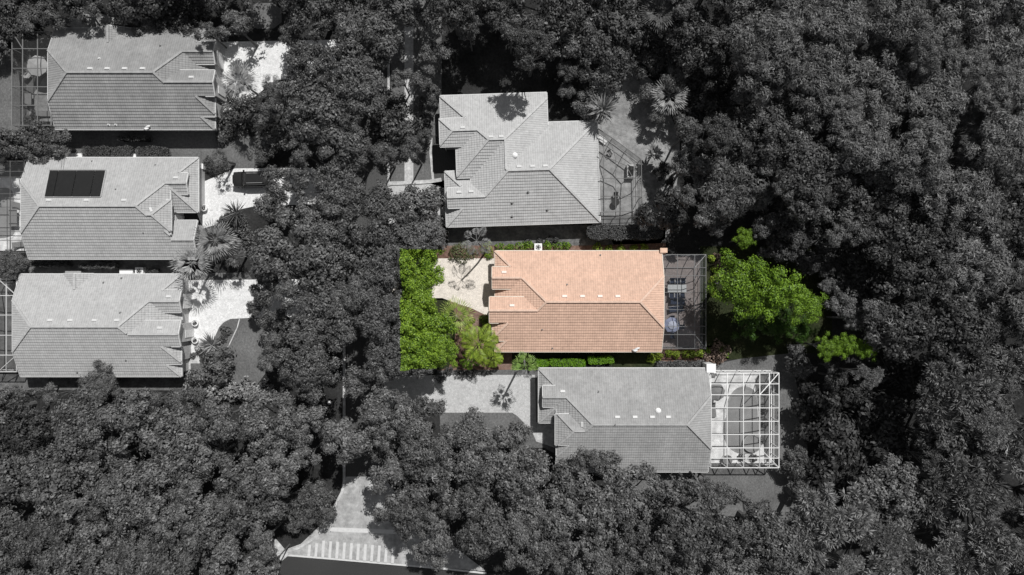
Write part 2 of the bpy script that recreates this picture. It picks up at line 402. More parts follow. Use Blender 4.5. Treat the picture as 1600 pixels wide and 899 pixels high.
class House:
    """modules in plan units (photo pixels at eave height): (footprint, [planes z=a*u+b*v+c]); frame: u,v -> local metres"""
    def __init__(s, name, label, modules, tomet, root, roofmat, capmat, wallmat, fasmat, zE=2.7):
        s.root = root; s.tomet = tomet; s.mods = modules; s.zE = zE
        tag(root, label, 'house')
        s.hps = [poly_halfplanes(m[0]) for m in modules]
        W_ = 4.25
        V = []; F = []; FV = []; FF = []
        def addp(V, F, pts):
            n = len(V); V += pts; F.append(tuple(range(n, n+len(pts))))
        def loc(u, v, z, dz=0):
            x, y = tomet(u, v); return (x, y, zE+z*KU*PITCH+dz)
        s.loc = loc
        def zu(u, v):
            b_ = -99
            for jj, (po, pls) in enumerate(modules):
                if all(a*u+b*v+c >= -1e-6 for a, b, c in s.hps[jj]): b_ = max(b_, min(q[0]*u+q[1]*v+q[2] for q in pls))
            return b_
        for j, (poly, planes) in enumerate(modules):
            for i, pl in enumerate(planes):
                pc = poly
                for m_, q in enumerate(planes):
                    if m_ != i and pc: pc = clip(pc, q[0]-pl[0], q[1]-pl[1], q[2]-pl[2])
                if not pc or parea(pc) < .05: continue
                pieces = [pc]
                for k, (pk, plk) in enumerate(modules):
                    if k == j: continue
                    e = .02 if k < j else -.02
                    up = [(q[0]-pl[0], q[1]-pl[1], q[2]-pl[2]+e) for q in plk]
                    regs = [[(a, b, c-6) for a, b, c in s.hps[k]]+up]
                    for q in plk: regs.append(list(s.hps[k])+up+[(pl[0]-q[0], pl[1]-q[1], pl[2]-q[2]+3)])
                    for hp in regs:
                        new = []
                        for rem in pieces:
                            for (a, b, c) in hp:
                                if abs(a)+abs(b) < 1e-9:
                                    if c < 0: new.append(rem); rem = []
                                    if not rem: break
                                    continue
                                o = clip(rem, -a, -b, -c)
                                if o and parea(o) > .02: new.append(o)
                                rem = clip(rem, a, b, c)
                                if not rem: break
                        pieces = new
                for pc in pieces:
                    zs = [pl[0]*p[0]+pl[1]*p[1]+pl[2] for p in pc]
                    k0 = math.floor(min(zs)/W_+1e-6); k1 = math.ceil(max(zs)/W_-1e-6)
                    for k in range(k0, k1):
                        st = clip(clip(pc, pl[0], pl[1], pl[2]-k*W_), -pl[0], -pl[1], -(pl[2]-(k+1)*W_))
                        if not st or parea(st) < .003: continue
                        zz = [pl[0]*p[0]+pl[1]*p[1]+pl[2] for p in st]
                        lift = [.06*(1-(z-k*W_)/W_) for z in zz]
                        addp(V, F, [loc(p[0], p[1], z, l_) for p, z, l_ in zip(st, zz, lift)])
                        n = len(st)
                        for a in range(n):
                            b = (a+1) % n
                            if abs(zz[a]-k*W_) < 1e-4 and abs(zz[b]-k*W_) < 1e-4:
                                addp(V, F, [loc(*st[a], zz[a], .06), loc(*st[a], zz[a], -.01), loc(*st[b], zz[b], -.01), loc(*st[b], zz[b], .06)])
                    # fascia on footprint edges
                    n = len(pc)
                    for a in range(n):
                        p = pc[a]; q = pc[(a+1) % n]
                        for (ha, hb, hc) in s.hps[j]:
                            if abs(ha*p[0]+hb*p[1]+hc) < 1e-4 and abs(ha*q[0]+hb*q[1]+hc) < 1e-4:
                                mu, mv = (p[0]+q[0])/2, (p[1]+q[1])/2
                                if zu(mu-ha*1.0, mv-hb*1.0) > pl[0]*mu+pl[1]*mv+pl[2]-1.6: continue
                                zp = pl[0]*p[0]+pl[1]*p[1]+pl[2]; zq = pl[0]*q[0]+pl[1]*q[1]+pl[2]
                                ox, oy = -ha*1.0, -hb*1.0   # outward, ~8 cm
                                P0 = [loc(*p, zp, .045), loc(p[0]+ox, p[1]+oy, zp, .03), loc(q[0]+ox, q[1]+oy, zq, .03), loc(*q, zq, .045)]
                                addp(FV, FF, P0)
                                addp(FV, FF, [loc(p[0]+ox, p[1]+oy, zp, .03), loc(p[0]+ox, p[1]+oy, zp, -.2), loc(q[0]+ox, q[1]+oy, zq, -.2), loc(q[0]+ox, q[1]+oy, zq, .03)])
        s.roof = mesh_obj('roof', V, F, roofmat, root)
        mesh_obj('fascia', FV, FF, fasmat, root)
        # ridge caps
        def zu(u, v):
            b_ = -99
            for jj, (po, pls) in enumerate(modules):
                if all(a*u+b*v+c >= -1e-6 for a, b, c in s.hps[jj]): b_ = max(b_, min(q[0]*u+q[1]*v+q[2] for q in pls))
            return b_
        for j, (poly, planes) in enumerate(modules):
            for i in range(len(planes)):
                for m_ in range(i+1, len(planes)):
                    p, q = planes[i], planes[m_]
                    a, b, c = q[0]-p[0], q[1]-p[1], q[2]-p[2]
                    L = math.hypot(a, b)
                    if L < 1e-6: continue
                    o = (-a*c/L/L, -b*c/L/L); d = (-b/L, a/L)
                    t0, t1 = -1e4, 1e4
                    cons = list(s.hps[j])+[(r[0]-p[0], r[1]-p[1], r[2]-p[2]) for r in planes if r is not p and r is not q]
                    def lim(cons, t0, t1):
                        for (ha, hb, hc) in cons:
                            k_ = ha*d[0]+hb*d[1]; m0 = ha*o[0]+hb*o[1]+hc
                            if abs(k_) < 1e-9:
                                if m0 < -1e-6: return 1, 0
                            elif k_ > 0: t0 = max(t0, -m0/k_)
                            else: t1 = min(t1, -m0/k_)
                        return t0, t1
                    t0, t1 = lim(cons, t0, t1)
                    if t1-t0 < 1: continue
                    segs = [(t0, t1)]
                    for k, (pk, plk) in enumerate(modules):
                        if k == j: continue
                        e = .02 if k < j else -.02
                        r0, r1 = lim(list(s.hps[k])+[(r[0]-p[0], r[1]-p[1], r[2]-p[2]+e) for r in plk], -1e4, 1e4)
                        if r1 <= r0: continue
                        ns = []
                        for (a0, a1) in segs:
                            if r1 <= a0 or r0 >= a1: ns.append((a0, a1)); continue
                            if r0 > a0: ns.append((a0, r0))
                            if r1 < a1: ns.append((r1, a1))
                        segs = ns
                    for a0, a1 in segs:
                        if a1-a0 < 1.5: continue
                        A = (o[0]+d[0]*a0, o[1]+d[1]*a0); B = (o[0]+d[0]*a1, o[1]+d[1]*a1)
                        za = p[0]*A[0]+p[1]*A[1]+p[2]; zb = p[0]*B[0]+p[1]*B[1]+p[2]
                        nn = max(2, int((a1-a0)/5)); mb = MB(); nx, ny = -d[1]*1.2, d[0]*1.2; run = 0
                        for q_ in range(nn):
                            ta = a0+(a1-a0)*q_/nn; tb = a0+(a1-a0)*(q_+1.02)/nn; tm = (ta+tb)/2
                            mu, mv = o[0]+d[0]*tm, o[1]+d[1]*tm; zm = p[0]*mu+p[1]*mv+p[2]
                            s1 = zu(mu+nx, mv+ny); s2 = zu(mu-nx, mv-ny)
                            if zu(mu, mv) > zm+.1 or zm-s1 < .15 and zm-s2 < .15 or zm-s1 < -.2 or zm-s2 < -.2 or (zm-s1)+(zm-s2) < .3:
                                if mb.v: mb.build('ridge_cap', capmat, root); mb = MB()
                                continue
                            A = (o[0]+d[0]*ta, o[1]+d[1]*ta); B = (o[0]+d[0]*tb, o[1]+d[1]*tb)
                            hi = .075 if q_ % 2 else .06
                            mb.bar(loc(*A, p[0]*A[0]+p[1]*A[1]+p[2], hi), loc(*B, p[0]*B[0]+p[1]*B[1]+p[2], hi), .25, .13)
                        if mb.v: mb.build('ridge_cap', capmat, root)
        # walls
        mb = MB()
        for j, (poly, planes) in enumerate(modules):
            hp = s.hps[j]; ins = poly; off = 5.5+.05*j
            for (a, b, c) in hp: ins = clip(ins, a, b, c-off)
            if not ins: continue
            n = len(ins)
            def zr(u, v): return min(q[0]*u+q[1]*v+q[2] for q in planes)
            for a in range(n):
                p = ins[a]; q = ins[(a+1) % n]; L = math.hypot(q[0]-p[0], q[1]-p[1]); K = max(1, int(L/5))
                for t in range(K):
                    A = (p[0]+(q[0]-p[0])*t/K, p[1]+(q[1]-p[1])*t/K); B = (p[0]+(q[0]-p[0])*(t+1)/K, p[1]+(q[1]-p[1])*(t+1)/K)
                    za, zb = max(zr(*A), -1), max(zr(*B), -1)
                    x0, y0 = tomet(*A); x1, y1 = tomet(*B)
                    mb.add([(x0,y0,0),(x1,y1,0),(x1,y1,zE+zb*KU*PITCH-.06),(x0,y0,zE+za*KU*PITCH-.06)], [(0,1,2,3)])
        mb.build('wall', wallmat, root)
    def height(s, wx, wy):
        """local metre coordinates -> roof z (sampled by inverse of tomet)"""
        u, v = s.inv(wx, wy); best = None
        for j, (poly, planes) in enumerate(s.mods):
            if all(a*u+b*v+c >= -.5 for a, b, c in s.hps[j]):
                z = min(q[0]*u+q[1]*v+q[2] for q in planes); best = z if best is None else max(best, z)
        return s.zE if best is None else s.zE+best*KU*PITCH
    def at(s, px, py):
        z = s.zE+1
        mi = s.mi
        for _ in range(12):
            wp = P(px, py, z); lp = mi @ wp; z = s.height(lp.x, lp.y)
        return Vector((lp.x, lp.y, z))
    def slope(s, p):
        e = .3
        gx = (s.height(p.x+e, p.y)-s.height(p.x-e, p.y))/2/e; gy = (s.height(p.x, p.y+e)-s.height(p.x, p.y-e))/2/e
        return Vector((-gx, -gy, 1)).normalized()
    def vent(s, px, py, w_=.66, d_=.34, mat=None, name='roof_vent'):
        p = s.at(px, py); nrm = s.slope(p); q = nrm.to_track_quat('Z', 'Y').to_matrix().to_4x4()
        mb = MB(); h = .13
        t = .8
        mb.add([(-w_/2,-d_/2,0),(w_/2,-d_/2,0),(w_/2,d_/2,0),(-w_/2,d_/2,0),(-w_/2*t,-d_/2*t,h),(w_/2*t,-d_/2*t,h),(w_/2*t,d_/2*t,h),(-w_/2*t,d_/2*t,h)],
               [(4,5,6,7),(0,1,5,4),(1,2,6,5),(2,3,7,6),(3,0,4,7)])
        mb.v = [q @ v+p+nrm*.03 for v in mb.v]
        return mb.build(name, mat or M['vent'], s.root)
    def pipe(s, px, py, r=.06, h=.35, mat=None):
        p = s.at(px, py); mb = MB(); mb.lathe([(r*2.2,0),(r*2,.05),(r,.07),(r,h)], 10, (p.x, p.y, p.z-.02))
        return mb.build('vent_pipe', mat or M['pipe'], s.root)
M['vent'] = plain('pale_vent_metal', g(.58), .5, .3, var=.05)
M['vent_pink'] = plain('pale_pink_vent_metal', (.78,.66,.60), .5, .3, var=.05)

def t1_modules(L, W, dormer=None):
    h = W/2
    N = (0, 1, 0); S_ = (0, -1, W)
    mods = [
        (rect(0, L, 0, W), [N, S_, (-1, 0, L), (1, 0, h/2)]),
        (rect(L-60, L+4, 25, 59.5), [N, (0, -1, 84)]),
        (rect(L-70, L+8, 71.5, 111.5), [(0, 1, 2*h-26-h*2+h*2-W+0 if False else W-92-92), S_]),
        (rect(L-45, L+4, 108, 140), [S_, (-1, 0, (W-136)+L+4)]),
    ]
    if dormer:
        u, hw = dormer
        mods.append((rect(u-hw, u+hw, -.5, hw+6), [(1, 0, -(u-hw)), (-1, 0, u+hw)]))
    return mods
def t2_modules(L, W, gi, ei, fi, gable=True):
    N = (0, 1, 0); S_ = (0, -1, W); h = W/2
    mods = [
        (rect(0, L-ei-2, 0, W), [N, S_, (-1, 0, L), (1, 0, h/2)]),
        (rect(L-90, L, 0, 85.5), [N, (-1, 0, L), (0, -1, 85.5)]),
        (rect(L-75, L-gi, 25.5, 59), [N, (0, -1, 84.5)]),
        (rect(L-115, L-ei, 68, 116), [(0, 1, W-92-92), S_, (-1, 0, 42+L-ei)]),
        (rect(L-70, L-fi, 98, W), [S_, (0, 1, W-129-129)]+([] if gable else [(-1, 0, L-fi)])),
    ]
    return mods
def make_house(kind, label, front_sign, xr, y0, W, L, mats, extra):
    """front_sign +1: front faces +x (photo right); xr = rear eave px; y0 = north eave px"""
    roofm, capm, wallm, fasm = mats
    cx = xr+front_sign*L/2; cy = y0+W/2
    c = P(cx, cy, 2.7); root = empty('house', (c.x, c.y, 0))
    def tomet(u, v): return (front_sign*(u-L/2)*KU, (W/2-v)*KU)
    Hh = House('house', label, extra, tomet, root, roofm, capm, wallm, fasm)
    Hh.inv = lambda x, y: (front_sign*x/KU+L/2, W/2-y/KU)
    Hh.mi = Matrix.Translation((-c.x, -c.y, 0)); Hh.L = L; Hh.W = W; Hh.fs = front_sign; Hh.tomet = tomet
    return Hh
def facade(Hh, gend, ent, wins, doorlabel=None):
    """garage door in the front end of the garage gable, entry door, side windows"""
    fs = Hh.fs
    def panel(name, u, v0, v1, z0, z1, mat, sub=None, depth=.05):
        x, ya = Hh.tomet(u, v0); _, yb = Hh.tomet(u, v1)
        mb = MB(); mb.box(min(x, x+fs*depth), max(x, x+fs*depth), min(ya, yb), max(ya, yb), z0, z1)
        return mb.build(name, mat, Hh.root)
    panel('garage_door', gend-5.2, 31, 54, .02, 2.2, M['door'])
    panel('front_door', ent-5.2, 88, 100, .02, 2.3, M['door'])
    for v, side in wins:
        if side == 'N' or side == 'S':
            vv = 5.4 if side == 'N' else Hh.W-5.4
            x, y = Hh.tomet(v, vv); sg = 1 if side == 'N' else -1
            mb = MB(); mb.box(x-.6, x+.6, min(y, y+sg*.04), max(y, y+sg*.04), .9, 2.2)
            f = mb.build('window', M['white'], Hh.root)
            mb = MB(); mb.box(x-.52, x+.52, min(y+sg*.035, y+sg*.05), max(y+sg*.035, y+sg*.05), .98, 2.12); mb.build('pane', M['glass'], f)
def tiles(name, col, capcol, stain=.1):
    return tile_mat(name, col, stain=stain), tile_mat(name+'_caps', capcol, cap=True, stain=stain)
tA = tiles('weathered_grey_tiles', g(.29), g(.36), .22)
tB = tiles('smooth_grey_tiles', g(.41), g(.46), .10)
tC = tiles('pale_grey_tiles', g(.43), g(.47), .10)
tD = tiles('light_grey_tiles', g(.46), g(.50), .10)
tE = tiles('worn_grey_tiles', g(.34), g(.40), .2)
tO = tiles('peach_tiles', (.64,.435,.335), (.69,.50,.40), .12)
GM = (M['wall'], M['fascia'])
# A: top left
hA = make_house('A', 'weathered grey tiled house at the top left, its upper edge in tree shade', 1, 86.5, 44.5, 158, 249.5,
                (*tA, *GM), t1_modules(249.5, 158, (89, 26)))
facade(hA, 253.5, 257.5, [(40,'S'),(90,'S'),(150,'S'),(60,'N')])
for x, y in ((141,108),(168,108),(195,108),(223,108),(299,121.5)): hA.vent(x, y)
for x, y in ((170,195),(181,195),(155,92)): hA.pipe(x, y, .09, .2, M['vent'])
hA.pipe(251, 72)
# B
hB = make_house('B', 'grey tiled house at the left edge with a black solar array on its roof', 1, 45, 246.5, 158.5, 265,
                (*tB, *GM), t2_modules(265, 158.5, 11, 34, 2))
facade(hB, 254, 231, [(40,'S'),(90,'S'),(150,'S'),(80,'N')])
for x, y in ((77,313.5),(135.5,313.5),(194,313.5),(236,328),(275,278.5)): hB.vent(x, y)
for x, y in ((181,296),(144,252),(224,364),(243,258)): hB.pipe(x, y, .05, .2)
# C
hC = make_house('C', 'pale grey tiled house at the left edge, lowest of the three on that side', 1, 32, 428.5, 160, 252,
                (*tC, *GM), t1_modules(252, 160, (91, 24)))
facade(hC, 256, 260, [(40,'S'),(90,'S'),(150,'S'),(60,'N')])
for x, y in ((79,501),(110,501),(148,501),(183,501),(250,513),(264,464)): hC.vent(x, y)
for x, y in ((190,435),(197,563),(121,582),(188,489),(162,442)): hC.pipe(x, y, .07, .2)
# the coloured one
hO = make_house('O', 'peach and terracotta tiled house in the middle, the only coloured house', -1, 1033.5, 392.3, 157.5, 260,
                (*tO, M['wall_cream'], M['fascia_cream']), t1_modules(260, 157.5))
facade(hO, 264, 268, [(40,'S'),(90,'S'),(150,'S'),(60,'N'),(140,'N')])
for x, y in ((882,463.5),(910,463.5),(937.5,463.5),(965,463.5),(800,478),(787.5,426)): hO.vent(x, y, mat=M['vent_pink'])
for x, y in ((886,445),(938,399),(863,544),(847,515)): hO.pipe(x, y, .06, .22)
# E lower right
hE = make_house('E', 'worn grey tiled house at the lower right beside the white framed pool cage', -1, 1106, 575.5, 162, 264.5,
                (*tE, *GM), t2_modules(264.5, 162, 6, 25, 40, gable=False))
facade(hE, 258, 240, [(40,'S'),(90,'S'),(60,'N'),(140,'N')])
for x, y in ((964.5,652),(992,652),(1019,652),(1044,652),(879,612),(909.5,663.5)): hE.vent(x, y)
for x, y in ((935,612),(961,663)): hE.pipe(x, y)
p = hE.at(1028, 642); mb = MB(); mb.lathe([(.36,0),(.36,.1),(.3,.2),(.16,.3),(.03,.33)], 18, (p.x, p.y, p.z)); mb.build('roof_dome', M['white'], hE.root, True)
# D: top centre, rotated
def bD():
    th = math.radians(1.8); c = P(815, 250, 2.7)
    root = empty('house', (c.x, c.y, 0), th)
    tomet = lambda u, v: (u*KU, -v*KU)
    N1=(0,1,104); E2=(-1,0,52.5); W2=(1,0,101.5); S1=(0,-1,101.3); E1=(-1,0,121); N2=(0,1,58.5); Sm=(0,-1,51); Wm=(1,0,127)
    Wg=(1,0,165); Sg=(0,-1,17); W0=(1,0,124.4); Sw=(0,-1,-65.3); N3=(0,1,-14); W3=(1,0,120.6)
    mods = [
        (rect(-124.4,42.3,-104,-58), [N1,E2,Sm,W0]),
        (rect(-101,-20,-62,27), [N1,E2,Sm,Wm]),
        (rect(-80,42.3,-62,95), [N1,W2,E2,S1]),
        (rect(-125,-50,-64,-20.8), [N1,Wg,Sg]),
        (rect(-60,119.7,-57.3,101.3), [N2,E1,S1,W2]),
        (rect(-120.6,-40,14.3,101.3), [N3,S1,W3]),
        (rect(-116,-60,42,73.6), [N3,S1]),
    ]
    Hh = House('house', 'large light grey tiled house of many hips at the top centre', mods, tomet, root, *tD, *GM)
    Hh.inv = lambda x, y: (x/KU, -y/KU); Hh.fs = -1; Hh.W = 202; Hh.L = 245
    Hh.mi = (Matrix.Translation((c.x, c.y, 0)) @ Matrix.Rotation(th, 4, 'Z')).inverted(); Hh.tomet = tomet
    return Hh
hD = bD()
mb = MB(); mb.box(-119.5*KU-.06, -119.5*KU, 24*KU, 60*KU, .02, 2.2); mb.build('garage_door', M['door'], hD.root)
mb = MB(); mb.box(-95.5*KU-.06, -95.5*KU, -10*KU, 2*KU, .02, 2.2); mb.build('front_door', M['door'], hD.root)
for u in (-60, 0, 60):
    mb = MB(); mb.box(u*KU-.6, u*KU+.6, -95.9*KU-.05, -95.9*KU, .9, 2.2); f = mb.build('window', M['white'], hD.root)
    mb = MB(); mb.box(u*KU-.52, u*KU+.52, -95.9*KU-.07, -95.9*KU-.04, .98, 2.12); mb.build('pane', M['glass'], f)
for x, y in ((811,261),(832,260.5),(852,260),(767,214.5),(783,214),(717,301),(736,300),(723,200)): hD.vent(x, y)
for x, y in ((800,317),(825,300),(800,338),(855,328)): hD.pipe(x, y, .1, .25)
p = hD.at(804.5, 243); mb = MB(); mb.lathe([(.34,0),(.34,.1),(.28,.2),(.15,.28),(.03,.31)], 18, (p.x, p.y, p.z)); mb.build('roof_dome', M['white'], hD.root, True)

# solar array on house B, laid on the slope
cor = [(79,267.3),(165.5,267.3),(157.5,307),(71,307.3)]
for k in range(4):
    cut = [0, .17, .5, .83, 1] if False else [0, .16, .49, .82, 1]
    a, b = cut[k]+.006, cut[k+1]-.006
    def lerp(p, q, t): return (p[0]+(q[0]-p[0])*t, p[1]+(q[1]-p[1])*t)
    q4 = [lerp(cor[0], cor[1], a), lerp(cor[0], cor[1], b), lerp(cor[3], cor[2], b), lerp(cor[3], cor[2], a)]
    ps = [hB.at(*q) for q in q4]; vs = [p+Vector((0,0,.20)) for p in ps]+[p+Vector((0,0,.13)) for p in ps]
    mesh_obj('solar_panel', vs, [(3,2,1,0),(4,5,6,7),(0,1,5,4),(1,2,6,5),(2,3,7,6),(3,0,4,7)], M['panel'], hB.root)
mb = MB()
for a, b in (((98,246.5),(96,266)),((101.5,246.5),(99.5,266)),((78,265.8),(166.5,265.8)),((167,266),(159,307.5)),((70.5,308.2),(158,308.2))):
    mb.bar(hB.at(*a)+Vector((0,0,.12)), hB.at(*b)+Vector((0,0,.12)), .07)
mb.build('solar_pipes', M['metal'], hB.root)
# small stucco chimney-like stubs at the patio corners
def stub(Hh, px, py, wx, wy, z, mat, lab=None):
    c = Hh.mi @ P(px, py, z); mb = MB(); mb.box(c.x-wx/2, c.x+wx/2, c.y-wy/2, c.y+wy/2, 0, z); mb.box(c.x-wx/2-.06, c.x+wx/2+.06, c.y-wy/2-.06, c.y+wy/2+.06, z+.002, z+.1)
    mb.build('chimney', mat, Hh.root)
stub(hE, 1111, 575.5, 1.0, .95, 2.95, M['white'])
stub(hO, 1037, 391.5, .75, .45, 2.95, M['peach'])
# little roof equipment: gooseneck by the eave of the peach house
def goose(Hh, px, py, mat):
    p = Hh.at(px, py); mb = MB()
    mb.tube([p, p+Vector((0,0,.25)), p+Vector((.25,.1,.35)), p+Vector((.5,.15,.3))], [.12,.12,.11,.09], 8)
    mb.tube([p+Vector((-.35,-.1,.12)), p+Vector((0,-.2,.2)), p+Vector((.3,-.1,.25))], [.05,.2,.06], 8)
    mb.build('roof_ornament', mat, Hh.root, True)
goose(hO, 992, 545.5, M['white']); goose(hA, 230, 200, M['white'])

# ---------------------------------------------------------------- screened cages
def cage(name_label, xs, ys, zf, diag, fmat, smat, fw, poly_clip=None, rails=(.9,), group='screened patio cages'):
    """xs, ys: photo grid lines measured at frame height; zf(x,y)=height"""
    c = P(sum((xs[0], xs[-1]))/2, (ys[0]+ys[-1])/2, 2.6); root = empty('screen_enclosure', (c.x, c.y, 0))
    tag(root, name_label, 'screen enclosure', group)
    off = Vector((c.x, c.y, 0))
    def W(x, y, dz=0): 
        z = zf(x, y); return P(x, y, z)-off+Vector((0, 0, dz))
    fr = MB(); sm = MB()
    for x in xs:
        for a, b in zip(ys[:-1], ys[1:]): fr.bar(W(x, a), W(x, b), fw, fw*1.3)
    for y in ys:
        for a, b in zip(xs[:-1], xs[1:]): fr.bar(W(a, y, .008), W(b, y, .008), fw*.94, fw*1.3)
    for (a, b) in diag: fr.bar(W(*a, -.009), W(*b, -.009), fw*.9, fw*1.3)
    for i in range(len(xs)-1):
        for j in range(len(ys)-1):
            sm.add([W(xs[i], ys[j], .07), W(xs[i+1], ys[j], .07), W(xs[i+1], ys[j+1], .07), W(xs[i], ys[j+1], .07)], [(0,1,2),(0,2,3)])
    return root, fr, sm, W
def walls(fr, sm, pts, fw, smk=True, rails=(.9,)):
    """posts, rails and mesh below a chain of local 3D points"""
    for a, b in zip(pts[:-1], pts[1:]):
        fr.bar(a, Vector((a.x, a.y, 0)), fw)
        for r in rails: fr.bar(Vector((a.x, a.y, r)), Vector((b.x, b.y, r)), fw*.7)
        fr.bar(Vector((a.x, a.y, .04)), Vector((b.x, b.y, .04)), fw)
        sm.add([Vector((a.x, a.y, .05)), Vector((b.x, b.y, .05)), b, a], [(0,1,2,3)])
    fr.bar(pts[-1], Vector((pts[-1].x, pts[-1].y, 0)), fw)
def mansard(x_in, x_out, y_t, y_ti, y_b, y_bi, z0, z1):
    def f(x, y):
        t = 1.0
        t = min(t, abs(x-x_out)/abs(x_in-x_out))
        if y_ti != y_t: t = min(t, (y-y_t)/(y_ti-y_t))
        if y_bi != y_b: t = min(t, (y_b-y)/(y_b-y_bi))
        return z0+(z1-z0)*max(0, t)
    return f
# peach house cage
xs = [1035.5,1058.5,1085.5,1103]; ys = [398,418.5,431,457,484,510.5,523,545]
f1 = mansard(1085.5, 1103, 398, 418.5, 545, 523, 2.6, 3.5)
sheet('patio_deck', [(1033,399),(1094,399),(1094,542),(1033,542)], 4*Z, M['paver_brown'], )
r, fr, sm, W = cage('dark bronze screened patio cage behind the peach tiled house', xs, ys, f1, [((1103,398),(1085.5,418.5)),((1103,545),(1085.5,523))], M['frame_grey'], M['screen'], .06)
pts = [W(x, 398) for x in xs]+[W(1103, y) for y in ys[1:]]+[W(x, 545) for x in xs[::-1][1:]]
walls(fr, sm, pts, .07); fr.build('frame', M['frame_grey'], r); sm.build('screen', M['screen'], r)
# E cage
xs = [1110.5,1136,1161.5,1187,1202,1217]; ys = [583,600,617,637.5,658.5,679,700,716,731]
f2 = mansard(1187, 1217, 583, 617, 731, 700, 2.5, 3.7)
sheet('pool_deck', [(1106,582),(1206,582),(1206,724),(1106,724)], 4*Z, M['deck_white'])
sheet('planting_bed', smooth_poly([(1180,584),(1205,584),(1205,722),(1195,722),(1193,690),(1184,670),(1186,640),(1180,620)],1), 5*Z, M['soil'])
r, fr, sm, W = cage('large white framed pool cage at the lower right', xs, ys, f2, [((1217,583),(1187,617)),((1217,731),(1187,700))], M['frame_white'], M['screen_light'], .085)
pts = [W(x, 583) for x in xs]+[W(1217, y) for y in ys[1:]]+[W(x, 731) for x in xs[::-1][1:]]
walls(fr, sm, pts, .08); fr.build('frame', M['frame_white'], r); sm.build('screen', M['screen_light'], r)
def pool(label, pts, cop=True, coping=None, z=.03):
    ps = smooth_poly(pts, 3); cx = sum(p[0] for p in ps)/len(ps); cy = sum(p[1] for p in ps)/len(ps)
    c = P(cx, cy); root = empty('swimming_pool', (c.x, c.y, 0)); tag(root, label, 'swimming pool')
    w_ = [P(*p)-c for p in ps]; n = len(w_)
    mesh_obj('water', [(p.x*.97, p.y*.97, .035) for p in w_], [tuple(range(n))], M['water'], root)
    vs = []; 
    for s_, zz in ((.965,.05),(1.04,.05),(1.04,.01)):
        vs += [(p.x*s_, p.y*s_, zz) for p in w_]
    fs = []
    for i in range(n):
        j = (i+1) % n; fs += [(i, j, j+n, i+n), (i+n, j+n, j+2*n, i+2*n)]
    mesh_obj('coping', vs, fs, coping or M['deck_white'], root); return root
pool('dark kidney shaped swimming pool under the white framed cage', [(1150,607),(1172,605),(1184,622),(1182,645),(1186,668),(1182,690),(1176,706),(1158,709),(1140,700),(1130,680),(1131,662),(1138,645),(1136,628)], coping=M['deck_grey'])
c = P(1174, 692); o = empty('spa', (c.x, c.y, 0)); tag(o, 'round spa with a pale raised rim at the lower end of the kidney pool', 'spa')
mb = MB(); mb.lathe([(1.15,0),(1.15,.4),(.97,.4),(.97,.28)], 28); mb.build('rim', M['deck_grey'], o)
mb = MB(); mb.lathe([(.1,.30),(.96,.31)], 28); mb.build('water', M['water'], o)
# D cage
def Dcage():
    top = [(934,201),(957,216),(980,233),(1002,249)]; east = [(1002.5,278),(1003,308),(1003.4,338)]; south = [(988,338.5),(962,339.2),(938.5,340)]
    z0, z1 = 2.5, 3.3
    itop = [(935,210),(955,224),(977,240),(991,255)]; ieast = [(989.5,279),(989,307),(988.5,330)]; isouth = [(962,331),(938,332)]
    c = P(970, 275, 0); root = empty('screen_enclosure', (c.x, c.y, 0)); tag(root, 'bronze screened patio cage with a slanted corner beside the large house', 'screen enclosure', 'screened patio cages')
    Q = lambda p, z: P(p[0], p[1], z)-c
    fr = MB(); sm = MB()
    outer = [Q(p, z0) for p in top+east+south]; inner = [Q(p, z1) for p in itop]+[Q(p, z1) for p in ieast]+[Q(ieast[-1], z1), Q(isouth[0], z1), Q(isouth[1], z1)]
    for L in (outer, inner):
        for a, b in zip(L[:-1], L[1:]): fr.bar(a, b, .07, .12)
    for a, b in zip(outer, inner): fr.bar(a, b, .06, .1)
    for i in range(len(outer)-1): sm.add([outer[i], outer[i+1], inner[i+1], inner[i]], [(0,1,2,3)])
    hp = [(937,279),(938,309)]
    inn = [Q(p, z1) for p in itop+ieast+isouth]; n = len(inn)
    sm.add(inn, [tuple(range(n))[::-1]])
    for a, b in (((935,240),(978,259)),((978,259),(989.5,279)),((937,279),(989.5,279)),((938,307),(989,307)),((962,331),(962,248)),((962,248),(955,224)),((944,330),(943,214))):
        fr.bar(Q(a, z1), Q(b, z1), .06, .1)
    walls(fr, sm, outer, .06)
    fr.build('frame', M['frame_dark'], root); sm.build('screen', M['screen_grey'], root)
    sheet('patio_deck', [(930,204),(956,222),(998,254),(997,336),(930,336)], 4*Z, M['deck_mid'])
Dcage()
# A cage
xs = [19,35.5,58.7,80]; ys = [50,76.5,107,136,165,196]
f3 = mansard(35.5, 19, 50, 76.5, 196, 196, 2.6, 3.5)
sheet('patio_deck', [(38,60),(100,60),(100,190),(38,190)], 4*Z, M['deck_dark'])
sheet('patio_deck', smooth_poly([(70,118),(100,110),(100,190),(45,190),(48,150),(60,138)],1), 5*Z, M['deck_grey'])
r, fr, sm, W = cage('dark screened patio cage at the top left corner', xs, ys, f3, [((19,50),(35.5,76.5))], M['frame_grey'], M['screen_grey'], .075)
pts = [W(x, 50) for x in xs[::-1]]+[W(19, y) for y in ys[1:]]+[W(x, 196) for x in xs[1:]]
walls(fr, sm, pts, .07); fr.build('frame', M['frame_grey'], r); sm.build('screen', M['screen_grey'], r)
